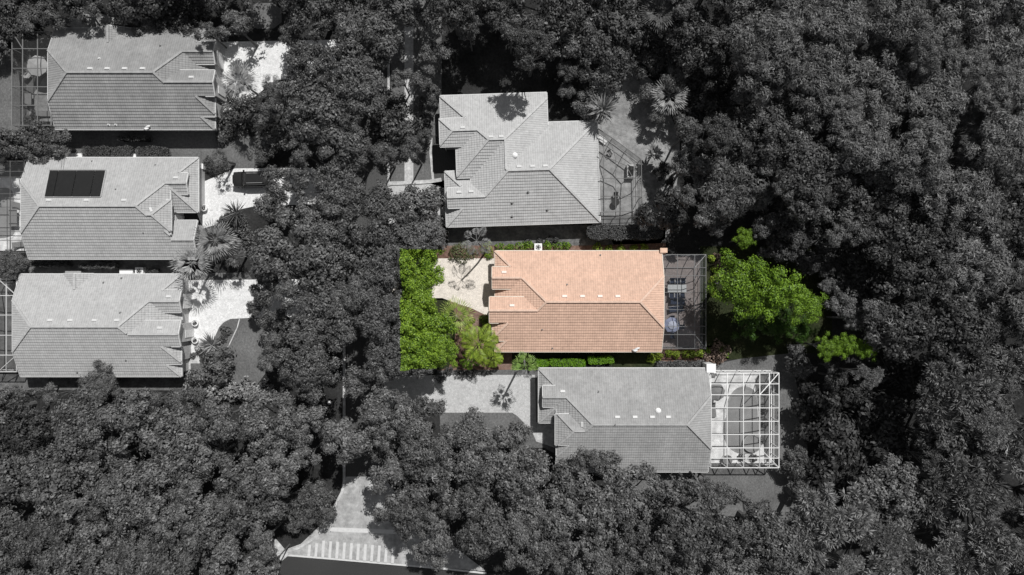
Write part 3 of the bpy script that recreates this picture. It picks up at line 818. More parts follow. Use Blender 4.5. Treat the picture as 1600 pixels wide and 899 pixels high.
# B cage
xs = [-60,-30,-8,16,38]; ys = [252,268,277,303,324,337,362,376,394]
f4 = mansard(-30, -60, 252, 268, 394, 376, 2.6, 3.5)
sheet('pool_deck', [(-30,258),(60,258),(60,392),(-30,392)], 4*Z, M['deck_white'])
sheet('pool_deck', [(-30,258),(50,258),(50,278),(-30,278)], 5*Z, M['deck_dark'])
r, fr, sm, W = cage('thin framed pool cage over a white deck at the left edge beside the solar roof', xs, ys, f4, [((-60,252),(-30,268))], M['frame_dark'], M['screen_light'], .06)
pts = [W(x, 252) for x in xs[::-1]]+[W(-60, y) for y in ys[1:]]+[W(x, 394) for x in xs[1:]]
walls(fr, sm, pts, .06); fr.build('frame', M['frame_dark'], r); sm.build('screen', M['screen_light'], r)
pool('grey pool cut by the left edge beside the solar roof house', [(-20,296),(18,290),(24,310),(22,350),(26,372),(-20,376)], coping=M['deck_white'])
# C cage
xs = [-60,-35,-12,10,26]; ys = [436,462,492.5,524,555,581]
f5 = mansard(-12, -60, 436, 462, 581, 555, 2.6, 3.5)
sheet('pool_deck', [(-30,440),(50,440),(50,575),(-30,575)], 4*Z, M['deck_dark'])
r, fr, sm, W = cage('white framed cage over a dark deck at the left edge beside the pale roof', xs, ys, f5, [((26,462),(-3,436)),((26,555),(-3,581))], M['frame_white'], M['screen_grey'], .08)
pts = [W(x, 436) for x in xs[::-1]]+[W(-60, y) for y in ys[1:]]+[W(x, 581) for x in xs[1:]]
walls(fr, sm, pts, .08); fr.build('frame', M['frame_white'], r); sm.build('screen', M['screen_grey'], r)

# ---------------------------------------------------------------- furniture on the patios
def umbrella(label, px, py, r, mat, z=2.35, n=8, inner=None):
    c = P(px, py, z); o = empty('patio_umbrella', (c.x, c.y, 0), .2); tag(o, label, 'umbrella')
    vs = [(0, 0, z+.35)]+[(r*math.cos(2*math.pi*k/n), r*math.sin(2*math.pi*k/n), z) for k in range(n)]
    vs += [(0, 0, z+.31)]+[(r*math.cos(2*math.pi*k/n), r*math.sin(2*math.pi*k/n), z-.12) for k in range(n)]
    fs = [(0, 1+k, 1+(k+1) % n) for k in range(n)]+[(1+k, n+2+k, n+2+(k+1) % n, 1+(k+1) % n) for k in range(n)]
    mesh_obj('canopy', vs, fs, mat, o)
    if inner:
        vs = [(0, 0, z+.47)]+[(r*.55*math.cos(2*math.pi*k/n), r*.55*math.sin(2*math.pi*k/n), z+.24) for k in range(n)]
        mesh_obj('top_vent', vs, fs[:n], inner, o)
    mb = MB(); mb.lathe([(.25,0),(.25,.06),(.03,.08),(.025,z+.34)], 12); mb.build('pole', M['metal'], o)
    return o
def table(label, px, py, r, mat, rectd=None, group=None):
    c = P(px, py, .74); o = empty('patio_table', (c.x, c.y, 0)); tag(o, label, 'table', group)
    mb = MB()
    if rectd: mb.box(-rectd[0]/2, rectd[0]/2, -rectd[1]/2, rectd[1]/2, .71, .74)
    else: mb.lathe([(r,.71),(r,.74)], 20)
    mb.build('tabletop', mat, o)
    k = (rectd[0]/2-.08, rectd[1]/2-.08) if rectd else (r*.6, r*.6)
    for sx in (-1, 1):
        for sy in (-1, 1):
            mb = MB(); mb.bar((sx*k[0], sy*k[1], 0), (sx*k[0], sy*k[1], .71), .045); mb.build('leg', M['metal'], o)
def chair(label, px, py, rz, mat, fm, group, w_=.55):
    c = P(px, py, .45); o = empty('patio_chair', (c.x, c.y, 0), rz); tag(o, label, 'chair', group)
    mb = MB(); mb.box(-w_/2, w_/2, -.26, .26, .38, .46); mb.build('seat', mat, o)
    mb = MB(); mb.add([(-w_/2,.24,.47),(w_/2,.24,.47),(w_/2,.38,.95),(-w_/2,.38,.95),(-w_/2,.30,.45),(w_/2,.30,.45),(w_/2,.44,.95),(-w_/2,.44,.95)],
                      [(0,1,2,3),(7,6,5,4),(3,2,6,7),(0,3,7,4),(1,5,6,2)]); mb.build('backrest', mat, o)
    for sx in (-1, 1):
        for sy in (-1, 1):
            mb = MB(); mb.bar((sx*(w_/2-.03), sy*.22, 0), (sx*(w_/2-.03), sy*.22, .38), .04); mb.build('leg', fm, o)
        mb = MB(); mb.bar((sx*(w_/2), -.24, .64), (sx*(w_/2), .3, .64), .05); mb.bar((sx*w_/2, -.22, .4), (sx*w_/2, -.22, .64), .035); mb.build('armrest', fm, o)
def lounger(label, px, py, rz, mat, group=None):
    c = P(px, py, .3); o = empty('sun_lounger', (c.x, c.y, 0), rz); tag(o, label, 'lounger', group)
    mb = MB(); mb.box(-.32, .32, -.95, .35, .26, .34); mb.add([(-.32,.35,.28),(.32,.35,.28),(.32,.9,.62),(-.32,.9,.62),(-.32,.35,.34),(.32,.35,.34),(.32,.87,.69),(-.32,.87,.69)], [(3,2,1,0),(4,5,6,7),(2,3,7,6),(0,4,7,3),(1,2,6,5)])
    mb.build('cushion', mat, o)
    mb = MB(); mb.bar((-.34,-.95,.22),(-.34,.9,.22),.05); mb.bar((.34,-.95,.22),(.34,.9,.22),.05)
    for y in (-.8, .75): mb.bar((-.34,y,.22),(-.34,y,0),.05); mb.bar((.34,y,.22),(.34,y,0),.05); mb.bar((-.34,y,.22),(.34,y,.22),.05)
    mb.build('frame', M['metal'], o)
umbrella('lavender patio umbrella with a pale top under the bronze cage of the peach house', 1050, 508, .98, M['lavender'], 2.3, inner=M['lavender_pale'])
table('round patio table under the lavender umbrella', 1050, 511, .5, M['tabletop'])
for k, (a, t_) in enumerate(((0,'right of'),(90,'above'),(180,'left of'),(270,'below'))):
    chair(f'navy patio chair {t_} the table under the lavender umbrella', 1050+12.5*math.cos(math.radians(a)), 511-12.5*math.sin(math.radians(a)), math.radians(a-90), M['navy'], M['metal'], 'chairs round the umbrella table')
table('pale rectangular patio table on the brown deck of the peach house', 1058, 451, .5, M['tabletop'], (2.3, .95))
for k in range(3):
    pos = ('left', 'middle', 'right')[k]
    chair(f'navy cushioned chair above the pale rectangular table, {pos} of three', 1050+8.5*k, 440, 0, M['navy'], M['metal'], 'navy chairs at the rectangular table', .6)
    chair(f'navy cushioned chair below the pale rectangular table, {pos} of three', 1049+8.5*k, 461, math.pi, M['navy'], M['metal'], 'navy chairs at the rectangular table', .6)
lounger('navy sun lounger lying across the brown deck below the rectangular table', 1058, 472, math.radians(86), M['navy'], 'navy loungers on the brown deck')
lounger('navy sun lounger lying across the brown deck nearest the lavender umbrella', 1056, 483, math.radians(94), M['navy'], 'navy loungers on the brown deck')
umbrella('pale grey octagonal umbrella under the top left cage', 58, 103, 1.3, M['canvas'], 2.3)
table('round table under the pale grey octagonal umbrella', 58.5, 106, .55, M['cushion'])
chair('grey patio chair right of the octagonal umbrella by the roof edge', 75, 108, -1.2, M['canvas'], M['metal'], None)
chair('grey patio chair lower left of the octagonal umbrella', 44, 118, 2.4, M['canvas'], M['metal'], None)
table('dark square table on the deck near the lower end of the top left cage', 44, 155, .4, M['cushion'], (.9, 1.4))
lounger('grey sun lounger on the shaded deck beside the jerkinhead roof of the top left house', 70, 178, 1.57, M['cushion'])
# grill with a pale frame, D patio
c = P(986, 267, 1); o = empty('grill', (c.x, c.y, 0)); tag(o, 'dark built in grill counter with a pale frame in the slanted cage', 'grill')
mb = MB(); mb.box(-.45,.45,-.8,.8,0,.9); mb.build('counter', M['metal'], o); mb = MB(); mb.box(-.3,.3,-.55,.55,.903,1.05); mb.tube([(.0,-.5,1.05),(0,0,1.2),(0,.5,1.05)],[.2,.3,.2],10); mb.build('hood', M['black'], o)
table('small dark round table in the lower part of the slanted cage', 962, 316, .48, M['black'])
chair('dark patio chair above the small round table in the slanted cage', 962, 306.5, 0, M['black'], M['metal'], None)
chair('grey patio chair near the upper end of the slanted cage', 953, 240, .6, M['cushion'], M['metal'], None)
lounger('white lounge chair by the roof edge in the slanted cage', 938, 216, .9, M['white'])
chair('dark patio chair near the top left corner of the kidney pool', 1116, 585, .2, M['cushion'], M['metal'], None)
umbrella('dark grey umbrella beside the upper left of the kidney pool', 1119, 613, 1.1, M['cushion'], 2.2)
lounger('grey sun lounger on the white deck left of the kidney pool', 1114, 640, .1, M['cushion'])
table('dark round table at the lower edge of the white pool deck', 1137, 719, .6, M['cushion'])
lounger('dark grey sun lounger left of the solar roof house on the white deck', 30, 322, 1.3, M['cushion'])
table('square grey table between pool and roof at the left edge', 20, 340, .5, M['cushion'], (1.0, 2.2))
lounger('dark sun lounger on the lower white deck at the left edge', 33, 382, 1.7, M['cushion'])
# AC units and boxes
def ac(label, px, py, s=.95):
    c = P(px, py, .8); o = empty('air_conditioner', (c.x, c.y, 0)); tag(o, label, 'air conditioner', 'air conditioning units')
    mb = MB(); h = s/2; mb.box(-h,h,-h,h,0,.78); mb.build('casing', M['white'], o)
    mb = MB(); mb.lathe([(.36*s,.783),(.36*s,.80)], 20); mb.build('fan_guard', M['metal'], o)
    mb = MB()
    for k in range(5): a = 2*math.pi*k/5; mb.bar((0,0,.81),(.33*s*math.cos(a),.33*s*math.sin(a),.81), .09, .015)
    mb.build('fan', M['black'], o)
ac('white air conditioner against the upper side of the peach roof', 841, 386.5)
ac('white air conditioner between the two lower left houses', 217, 424)
def crate(label, name, cat, px, py, sx, sy, h, mat):
    c = P(px, py, h); o = empty(name, (c.x, c.y, 0)); tag(o, label, cat)
    mb = MB(); mb.box(-sx/2,sx/2,-sy/2,sy/2,0,h-.06); mb.build('body', mat, o); mb = MB(); mb.box(-sx/2-.03,sx/2+.03,-sy/2-.03,sy/2+.03,h-.057,h); mb.build('lid', mat, o)
crate('long white pool equipment box between the two lower left houses', 'equipment_box', 'box', 197, 424.5, 1.6, .5, .7, M['white'])
crate('grey utility box above the lower left pale roof', 'equipment_box', 'box', 114, 427, 1.9, .45, .7, M['metal'])
crate('small white meter box at the upper right corner of the solar roof house', 'meter_box', 'box', 313.5, 260, .5, .6, .9, M['white'])
crate('white pump box among clutter above the solar roof', 'pump', 'pump', 118, 243.5, 1.6, .5, .6, M['white'])
crate('small white box above the middle of the solar roof', 'equipment_box', 'box', 209, 243.5, .5, .4, .6, M['white'])
crate('long white bench beside the front corner of the solar roof house', 'garden_bench', 'bench', 310, 374, .45, 2.2, .45, M['white'])
def pot(label, px, py, r=.42):
    c = P(px, py, .6); o = empty('potted_plant', (c.x, c.y, 0)); tag(o, label, 'potted plant', 'round pots by the front doors')
    mb = MB(); mb.lathe([(r*.6,0),(r,.55),(r*.85,.55),(r*.8,.45)], 16); mb.build('pot', M['white'], o)
    bush_mesh_obj('plant', leafblob(60, r*.6, .3, .16, seed=int(px)), M['under'], o, (0,0,.55))

# ---------------------------------------------------------------- foliage geometry
def quads(name, cen, tan, nor, ln, wd, mat):
    """diamond leaves: centres, long axis, normals (n,3)"""
    n = len(cen)
    tan = tan-(tan*nor).sum(1)[:, None]*nor
    tan /= np.linalg.norm(tan, axis=1)[:, None]+1e-9
    bi = np.cross(nor, tan)
    L = tan*ln[:, None]*.5; B = bi*wd[:, None]*.5
    v = np.empty((n, 4, 3)); v[:, 0] = cen-L; v[:, 1] = cen+B+L*.1; v[:, 2] = cen+L; v[:, 3] = cen-B+L*.1
    me = bpy.data.meshes.new(name)
    me.vertices.add(n*4); me.vertices.foreach_set('co', v.reshape(-1).astype(np.float32))
    me.loops.add(n*4); me.loops.foreach_set('vertex_index', np.arange(n*4, dtype=np.int32))
    me.polygons.add(n); me.polygons.foreach_set('loop_start', np.arange(0, n*4, 4, dtype=np.int32)); me.polygons.foreach_set('loop_total', np.full(n, 4, dtype=np.int32))
    me.update(calc_edges=True); me.materials.append(mat)
    return me
def unit(a): return a/(np.linalg.norm(a, axis=1)[:, None]+1e-9)
def oak_crown(seed, R, hz, nl, sub, per, lr, ll, lw, spread=.24, mat='oak', long=1.0):
    rg = np.random.default_rng(seed)
    # irregular outline
    ph = rg.uniform(0, 6.28, 4); am = rg.uniform(.05, .16, 4)
    cens = []
    for i in range(nl):
        t = rg.uniform(0, 2*math.pi); q = math.sqrt(rg.uniform(0, 1))*.86
        w_ = 1+sum(am[k]*math.sin((k+2)*t+ph[k]) for k in range(4))
        z = hz*math.sqrt(max(0, 1-q*q))*rg.uniform(.55, 1.12)
        if rg.uniform() < .15: z *= .55
        cens.append((R*q*w_*math.cos(t), R*q*w_*math.sin(t), z, rg.uniform(*lr)*(1.0 if q < .6 else .82)))
    cens = np.array(cens)
    C_ = []; Nn = []
    for cx, cy, cz, r in cens:
        d = unit(rg.normal(size=(sub, 3))+np.array([0, 0, .55])); d[:, 2] = np.where(d[:, 2] < -.35, -d[:, 2], d[:, 2])
        sc_ = np.array([1, 1, .75])
        sp = np.array([cx, cy, cz])+d*r*rg.uniform(.72, 1.08, (sub, 1))*sc_
        for k in range(sub):
            e = rg.normal(size=(per, 3))*spread*np.array([1, 1, .6])
            C_.append(sp[k]+e); Nn.append(unit(d[k]*.7+e/spread*.45+rg.normal(size=(per, 3))*.38+np.array([0, 0, .35])))
    C_ = np.vstack(C_); Nn = np.vstack(Nn); n = len(C_)
    return quads('crown', C_, rg.normal(size=(n, 3)), Nn, rg.uniform(.7, 1.3, n)*ll*long, rg.uniform(.7, 1.3, n)*lw, M[mat])
def pine_crown(seed, R, hz, ntuft, blades, tr, mat='pine'):
    rg = np.random.default_rng(seed); C_ = []; T = []; Nn = []; Ls = []
    nb = 13; br = []
    for i in range(nb):
        t = rg.uniform(0, 6.28); q = math.sqrt(rg.uniform(0, 1))*.85
        br.append((R*q*math.cos(t), R*q*math.sin(t), hz*(1-q*q*.8)*rg.uniform(.7, 1.05), rg.uniform(.9, 1.5)))
    for i in range(ntuft):
        b = br[rg.integers(nb)]; d = unit(rg.normal(size=(1, 3))+np.array([[0, 0, .5]]))[0]
        d[2] = abs(d[2])*.8
        c = np.array(b[:3])+d*b[3]*rg.uniform(.55, 1.1)
        dd = unit(rg.normal(size=(blades, 3))*.75+d*.5+np.array([0, 0, .25]))
        L = tr*rg.uniform(.7, 1.15, blades)
        C_.append(c+dd*L[:, None]*.55); T.append(dd); Ls.append(L)
        Nn.append(unit(np.cross(dd, rg.normal(size=(blades, 3)))+np.array([0, 0, .6])))
    C_ = np.vstack(C_); T = np.vstack(T); Nn = np.vstack(Nn); Ls = np.concatenate(Ls)
    Nn = unit(Nn-(Nn*T).sum(1)[:, None]*T)
    return quads('crown', C_, T, Nn, Ls, np.full(len(Ls), .10), M[mat])
def leafblob(n, r, h, ll, seed=0, mat=None, lw=None, box=None):
    rg = np.random.default_rng(seed)
    if box:
        sx, sy, sz = box
        # points over the surface of a soft box
        a = rg.uniform(-1, 1, (n, 3)); a[:, 2] = rg.uniform(0, 1, n)
        ax = rg.choice(3, n, p=[.18, .18, .64]); sg = np.sign(rg.uniform(-1, 1, n))
        for k in range(3):
            m_ = ax == k; a[m_, k] = (sg if k < 2 else np.ones(n))[m_]*rg.uniform(.9, 1.03, m_.sum())
        p = a.copy(); rr = np.maximum(np.abs(a[:, 0]), 0)**4+np.abs(a[:, 1])**4; sh = np.where(rr > 1, rr**-.22, 1)
        p[:, 0] *= sh; p[:, 1] *= sh
        nz = np.sin(p[:, 0]*sx*3+seed)*np.cos(p[:, 1]*sy*3)*.10+np.sin(p[:, 0]*sx*1.1+seed)*.06
        C_ = np.stack([p[:, 0]*sx/2, p[:, 1]*sy/2, p[:, 2]*sz+nz], 1); o = np.zeros((n, 3)); o[np.arange(n), ax] = np.where(ax == 2, 1, sg)
        C_ += rg.normal(size=(n, 3))*.06; C_[:, 1] += np.sin(C_[:, 0]*2.3+seed)*.07
        Nn = unit(o+rg.normal(size=(n, 3))*.5+np.array([0, 0, .2]))
    else:
        d = unit(rg.normal(size=(n, 3))); d[:, 2] = np.abs(d[:, 2])
        t = np.arctan2(d[:, 1], d[:, 0]); wob = 1+.14*np.sin(3*t+seed)+.1*np.sin(5*t+seed*2)
        C_ = d*np.array([r, r, h])*rg.uniform(.75, 1.05, (n, 1)); C_[:, :2] *= wob[:, None]
        Nn = unit(d+rg.normal(size=(n, 3))*.6+np.array([0, 0, .4]))
    return quads('foliage', C_, rg.normal(size=(n, 3)), Nn, rg.uniform(.7, 1.3, n)*ll, rg.uniform(.7, 1.3, n)*(lw or ll*.55), mat or M['under'])
def bush_mesh_obj(name, me, mat, parent, loc):
    me.materials.clear(); me.materials.append(mat)
    o = bpy.data.objects.new(name, me); C.objects.link(o); o.parent = parent; o.location = loc; return o
def trunk_mesh(seed, h, R, r0=.28):
    rg = random.Random(seed); mb = MB()
    mb.tube([(0,0,-.1),(.1,.05,h*.4),(.05,.1,h*.75),(0,0,h*1.15)], [r0*1.3,r0,r0*.8,r0*.3], 8)
    for k in range(6):
        a = k*1.05+rg.uniform(-.3, .3); q = R*rg.uniform(.55, .8)
        mb.tube([(.08,.06,h*.55+k*.1), (q*.45*math.cos(a), q*.45*math.sin(a), h*.85), (q*math.cos(a), q*math.sin(a), h*1.15)], [r0*.5, r0*.3, r0*.1], 6)
    me = bpy.data.meshes.new('trunk'); me.from_pydata([tuple(v) for v in mb.v], [], mb.f); me.materials.append(M['bark']); return me
def bare_mesh(seed):
    rg = random.Random(seed); mb = MB(); p0 = Vector((0,0,-2)); p1 = Vector((.4,.3,0))
    mb.tube([p0, p1], [.09,.07], 6)
    for k in range(4):
        a = rg.uniform(0, 6.28); q = p1+Vector((math.cos(a), math.sin(a), .3))*rg.uniform(.6,1.1); mb.tube([p1, q, q+Vector((math.cos(a+.5), math.sin(a+.5), .1))*.6], [.06,.045,.02], 5)
    me = bpy.data.meshes.new('bare_branch'); me.from_pydata([tuple(v) for v in mb.v], [], mb.f); me.materials.append(M['deadwood']); return me
# prototypes: crown radius 4 m (big) and 2.2 m (small); z=0 is the crown base
PB = [oak_crown(10+i, 4.0, 2.7, 48, 16, 15, (.6, 1.3), .31, .17, spread=.19) for i in range(6)]
PS = [oak_crown(30+i, 2.2, 1.8, 19, 15, 14, (.5, .9), .29, .16, spread=.17) for i in range(3)]
PW = [oak_crown(50+i, 4.0, 2.8, 60, 15, 16, (.6, 1.1), .40, .10, spread=.2, mat='willow') for i in range(3)]
PP = [pine_crown(70+i, 4.0, 3.0, 300, 32, .66) for i in range(3)]
PL = [oak_crown(90+i, 4.0, 2.7, 54, 16, 15, (.6, 1.25), .30, .165, spread=.19, mat='oak_lot') for i in range(2)]
PG = [oak_crown(110+i, 4.0, 2.6, 44, 15, 15, (.5, 1.2), .31, .14, spread=.24, mat='green') for i in range(2)]
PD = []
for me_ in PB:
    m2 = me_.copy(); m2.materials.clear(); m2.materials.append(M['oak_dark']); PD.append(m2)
PU = []
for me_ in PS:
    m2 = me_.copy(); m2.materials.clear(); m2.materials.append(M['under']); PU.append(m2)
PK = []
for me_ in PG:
    m2 = me_.copy(); m2.materials.clear(); m2.materials.append(M['shade_dark_green']); PK.append(m2)
TR = [trunk_mesh(i, 6.5, 4.0) for i in range(2)]
BR = [bare_mesh(i) for i in range(3)]
rnd = random.Random(7)
def tree(px, py, rpx, top, label, group, kind='oak', name='oak_tree', bare=None, cat='tree'):
    """px,py,rpx measured in the photo at crown height; top = height of the crown top"""
    zc = top-1.2
    c = P(px, py, zc); R = rpx*S0*(H-zc)/H
    small = R < 2.9
    if kind == 'oak': me = rnd.choice(PS if small else PB)
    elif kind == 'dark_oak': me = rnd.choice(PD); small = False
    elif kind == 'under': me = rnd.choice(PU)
    elif kind == 'willow': me = rnd.choice(PW); small = False
    elif kind == 'pine': me = rnd.choice(PP); small = False
    elif kind == 'lot': me = rnd.choice(PL); small = False
    elif kind == 'shade_dark': me = rnd.choice(PK); small = False
    elif kind == 'green': me = rnd.choice(PG); small = False
    base = 2.2 if (small or kind == 'under') else 4.0
    s = R/base; hz = 2.9 if base == 4 else 1.8
    zb = top-(hz+.8)*s
    o = empty(name, (c.x, c.y, 0)); tag(o, label, cat, group)
    cr = bpy.data.objects.new('crown', me); C.objects.link(cr); cr.parent = o; cr.location = (0, 0, max(.6, zb)); cr.rotation_euler = (0, 0, rnd.uniform(0, 6.28)); cr.scale = (s, s, s*rnd.uniform(.9, 1.1))
    t = bpy.data.objects.new('trunk', rnd.choice(TR)); C.objects.link(t); t.parent = o; k = max(.6, zb+.5*s)/7.2; t.scale = (s*base/4, s*base/4, k)
    if bare:
        b = bpy.data.objects.new('bare_branch', rnd.choice(BR)); C.objects.link(b); b.parent = o; w_ = P(bare[0], bare[1], top+.2); b.location = (w_.x-c.x, w_.y-c.y, top+.3); b.rotation_euler = (0,0,rnd.uniform(0,6.28)); b.scale = (.5,.5,.5)
    return o
# --- clearings of the photo the crowns keep out of
CLR = [
 [(14,60),(85,46),(200,58),(255,72),(300,80),(342,70),(342,212),(18,212)], [(-90,95),(20,95),(20,185),(-90,185)], [(112,24),(170,24),(170,44),(112,44)],
 [(335,64),(432,66),(436,110),(424,128),(400,150),(390,200),(388,264),(330,264)], [(112,198),(345,200),(345,250),(108,250)],
 [(-90,245),(312,245),(312,430),(-90,430)], [(308,262),(406,262),(408,308),(398,330),(372,350),(312,360)], [(-90,428),(288,428),(288,602),(-90,602)],
 [(285,440),(372,440),(388,500),(400,500),(400,560),(416,606),(340,608),(290,600)], [(268,340),(386,345),(378,445),(268,445)],
 [(685,162),(760,172),(820,168),(858,150),(858,186),(935,188),(1003,248),(1005,345),(938,352),(702,358)],
 [(614,250),(640,262),(672,235),(680,205),(692,200),(692,290),(612,290),(574,286),(572,268),(606,270)],
 [(962,132),(988,125),(1012,192),(1052,215),(1052,250),(1005,255),(945,205)],
 [(700,362),(1110,368),(1112,545),(1165,556),(1215,560),(1222,700),(1243,778),(1225,795),(1100,745),(1055,740),(1052,712),(975,692),(900,702),(860,702),(835,672),(800,648),(760,655),(725,655),(700,645),(685,610),(690,592),(712,565),(714,520),(692,478),(672,470),(690,404)],
 [(1110,500),(1200,505),(1250,530),(1215,560),(1110,560)],
 [(533,730),(544,732),(566,772),(576,795),(570,830),(600,845),(640,860),(700,885),(760,893),(900,905),(1100,1000),(430,1000),(440,880),(430,850),(445,848),(466,864),(505,844),(527,810),(537,775)],
 [(624,45),(650,45),(650,108),(630,108)], [(700,70),(760,62),(800,110),(870,118),(872,180),(850,142),(690,146)], [(395,12),(432,12),(434,36),(395,36)],
 [(505,615),(545,615),(545,650),(505,650)],
]
def inside(p, poly):
    x, y = p; c_ = False; n = len(poly)
    for i in range(n):
        x0, y0 = poly[i]; x1, y1 = poly[(i+1) % n]
        if (y0 > y) != (y1 > y) and x < (x1-x0)*(y-y0)/(y1-y0)+x0: c_ = not c_
    return c_
def dist(p, poly):
    b = 1e9; n = len(poly)
    for i in range(n):
        x0, y0 = poly[i]; x1, y1 = poly[(i+1) % n]; dx, dy = x1-x0, y1-y0
        t = max(0, min(1, ((p[0]-x0)*dx+(p[1]-y0)*dy)/(dx*dx+dy*dy+1e-9)))
        b = min(b, math.hypot(p[0]-x0-dx*t, p[1]-y0-dy*t))
    return b
LIT = [[(402,68),(430,68),(430,95),(412,100)], [(30,95),(80,90),(80,188),(30,188)], [(90,95),(240,85),(300,115),(335,128),(335,200),(85,200)], [(45,250),(405,262),(405,340),(310,400),(40,400)], [(30,435),(380,445),(402,500),(402,600),(20,590)],
 [(-60,100),(18,100),(18,185),(-60,185)], [(690,180),(850,168),(935,190),(1000,250),(1000,345),(700,355)], [(955,135),(990,125),(1016,195),(1056,222),(1050,250),(1005,255),(945,205)],
 [(672,405),(1100,400),(1100,545),(770,550),(700,560),(670,470)], [(1110,395),(1300,490),(1260,500),(1120,480)], [(690,590),(845,580),(1217,580),(1217,732),(1240,780),(1100,740),(1050,700),(860,690),(700,640)],
 [(540,765),(570,800),(566,830),(575,862),(470,865),(530,790)], [(612,250),(672,245),(690,215),(690,285),(575,285)], [(630,395),(690,400),(700,575),(630,575)]]
def lit_top(x, y, r_, top, lo=4.2):
    """lower a tree until its shadow stays off the places the sun reaches in the photo"""
    while top > lo:
        hc = top-1.5; c = P(x, y, hc); sx, sy = c.x-sdir.x/sdir.z*hc, c.y-sdir.y/sdir.z*hc
        p = (800+sx/S0, 449.5-sy/S0); rr_ = r_*(H-hc)/H*.9; bad = False
        for c_ in LIT:
            if inside(p, c_) or dist(p, c_) < rr_*.8: bad = True; break
        if not bad: return top
        top -= .5
    return -top
ORD = ['first','second','third','fourth','fifth','sixth','seventh','eighth','ninth','tenth','eleventh','twelfth','thirteenth','fourteenth','fifteenth','sixteenth','seventeenth','eighteenth','nineteenth','twentieth']
placed = []
# hand-placed trees: (x, y, r, top, kind, name, label, group)
HAND = [
 (657,374,42,8.6,'lot','oak_tree','oak crown above the cream driveway, grey on top and bright green below',None),
 (655,425,40,7.8,'lot','oak_tree','bright green oak crown overhanging the left end of the cream driveway',None),
 (640,470,36,8.4,'lot','oak_tree','bright green oak crown cut by the grey boundary left of the fan palm',None),
 (664,515,42,7.6,'lot','oak_tree','bright green oak crown left of the green fan palm',None),
 (655,552,40,8.2,'lot','oak_tree','green oak crown whose lower side turns grey above the paved driveway',None),
 (690,552,28,8.0,'lot','oak_tree','small green oak crown at the lower left corner of the coloured garden',None),
 (648,322,38,7.5,'oak','oak_tree','grey oak crown directly below the white kerb line of the large house',None),
 (668,355,30,6.5,'oak','oak_tree','grey oak crown touching the lower left corner of the large roof',None),
 (414,450,27,5.5,'oak','oak_tree','grey oak crown at the upper right end of the lowest left driveway',None),
 (424,505,27,5.5,'oak','oak_tree','grey oak crown at the right end of the lower left lawn edge',None),
 (640,806,42,9,'oak','oak_tree','grey oak crown above the shaded right part of the crosswalk',None),
 (676,838,34,8,'oak','oak_tree','grey oak crown beyond the right end of the crosswalk',None),
 (612,800,24,6.5,'oak','oak_tree','small grey oak crown at the right end of the stop line',None),
 (602,652,46,9.5,'oak','oak_tree','broad grey oak crown right of the street lamp gap over the street',None),
 (588,700,26,7,'oak','oak_tree','grey oak crown just right of the pale kerb above the entrance road',None),
 (670,868,24,6,'oak','oak_tree','small grey oak crown over the far right tip of the crosswalk pavement',None),
 (832,70,36,12,'dark_oak','oak_tree','tall dark oak crown in the shade above the upper edge of the large roof',None),
 (1172,498,32,4.6,'shade_dark','shade_tree','low green tree darkened for the shadow directly below the bright green trees',None),
 (1212,503,29,4.4,'shade_dark','shade_tree','low green tree darkened for shadow, second from left below the bright green trees',None),
 (1248,516,22,4.2,'shade_dark','shade_tree','low green tree darkened for shadow just left of the small light green crowns',None),
 (436,286,27,7.5,'oak','oak_tree','grey oak crown over the far end of the black parked car',None),
 (428,326,30,7.5,'oak','oak_tree','grey oak crown right of the dark star shaped cycad',None),
 (604,420,46,10.4,'lot','oak_tree','grey oak crown touching the upper left boundary of the green foliage',None),
 (600,500,46,10.4,'lot','oak_tree','grey oak crown touching the left boundary of the green foliage halfway down',None),
 (604,562,42,10.0,'lot','oak_tree','grey oak crown touching the lower left boundary of the green foliage',None),
 (1158,440,51,11,'green','shade_tree','bright green shade tree nearest the bronze patio cage',None),
 (1210,455,49,11,'green','shade_tree','bright green shade tree in the middle of the backyard group',None),
 (1258,480,32,10,'green','shade_tree','bright green shade tree at the right end of the backyard group',None),
 (1160,374,17,6.0,'green','shade_tree','small green tree standing alone above the backyard green trees',None),
 (1290,543,20,9.0,'green','pine_tree','small light green crown left of two others in the lower right green patch',None),
 (1322,540,22,9.0,'green','pine_tree','small light green crown in the middle of the lower right green patch',None),
 (1352,546,18,9.0,'green','pine_tree','small light green crown at the right end of the lower right green patch',None),
 (50,222,38,4.5,'oak','oak_tree','broad grey bushy tree between the top left cage and the solar roof house',None),
 (95,228,20,4.0,'oak','oak_tree','small grey bushy tree touching the upper corner of the solar roof house',None),
 (14,222,26,4.2,'oak','oak_tree','grey bushy tree at the left edge below the top left cage',None),
 (16,412,24,4.5,'willow','oak_tree','feathery grey tree at the left edge above the lowest house',None),
 (155,603,32,5.5,'willow','oak_tree','feathery grey tree rising against the lower edge of the pale left roof',None),
 (330,577,34,3.4,'oak','broadleaf_tree','dark clipped tree beside the lawn at the lower left house',None),
 (1243,722,24,3.6,'oak','oak_tree','narrow grey tree on the lawn edge right of the white pool cage',None),
 (1258,766,20,3.6,'oak','oak_tree','small grey tree at the lawn corner below right of the white pool cage',None),
 (1036,272,18,3.2,'under','oak_tree','dark broad leaved tree at the pale lawn right of the slanted cage',None),
 (1040,330,36,6.5,'under','oak_tree','dark low tree between the slanted cage and the right woods',None),
]
for h in HAND: placed.append((h[0], h[1], h[2])); tree(h[0], h[1], h[2], h[3], h[6], 'trees along the gardens', h[4], h[5])
rp = random.Random(11)
auto = []
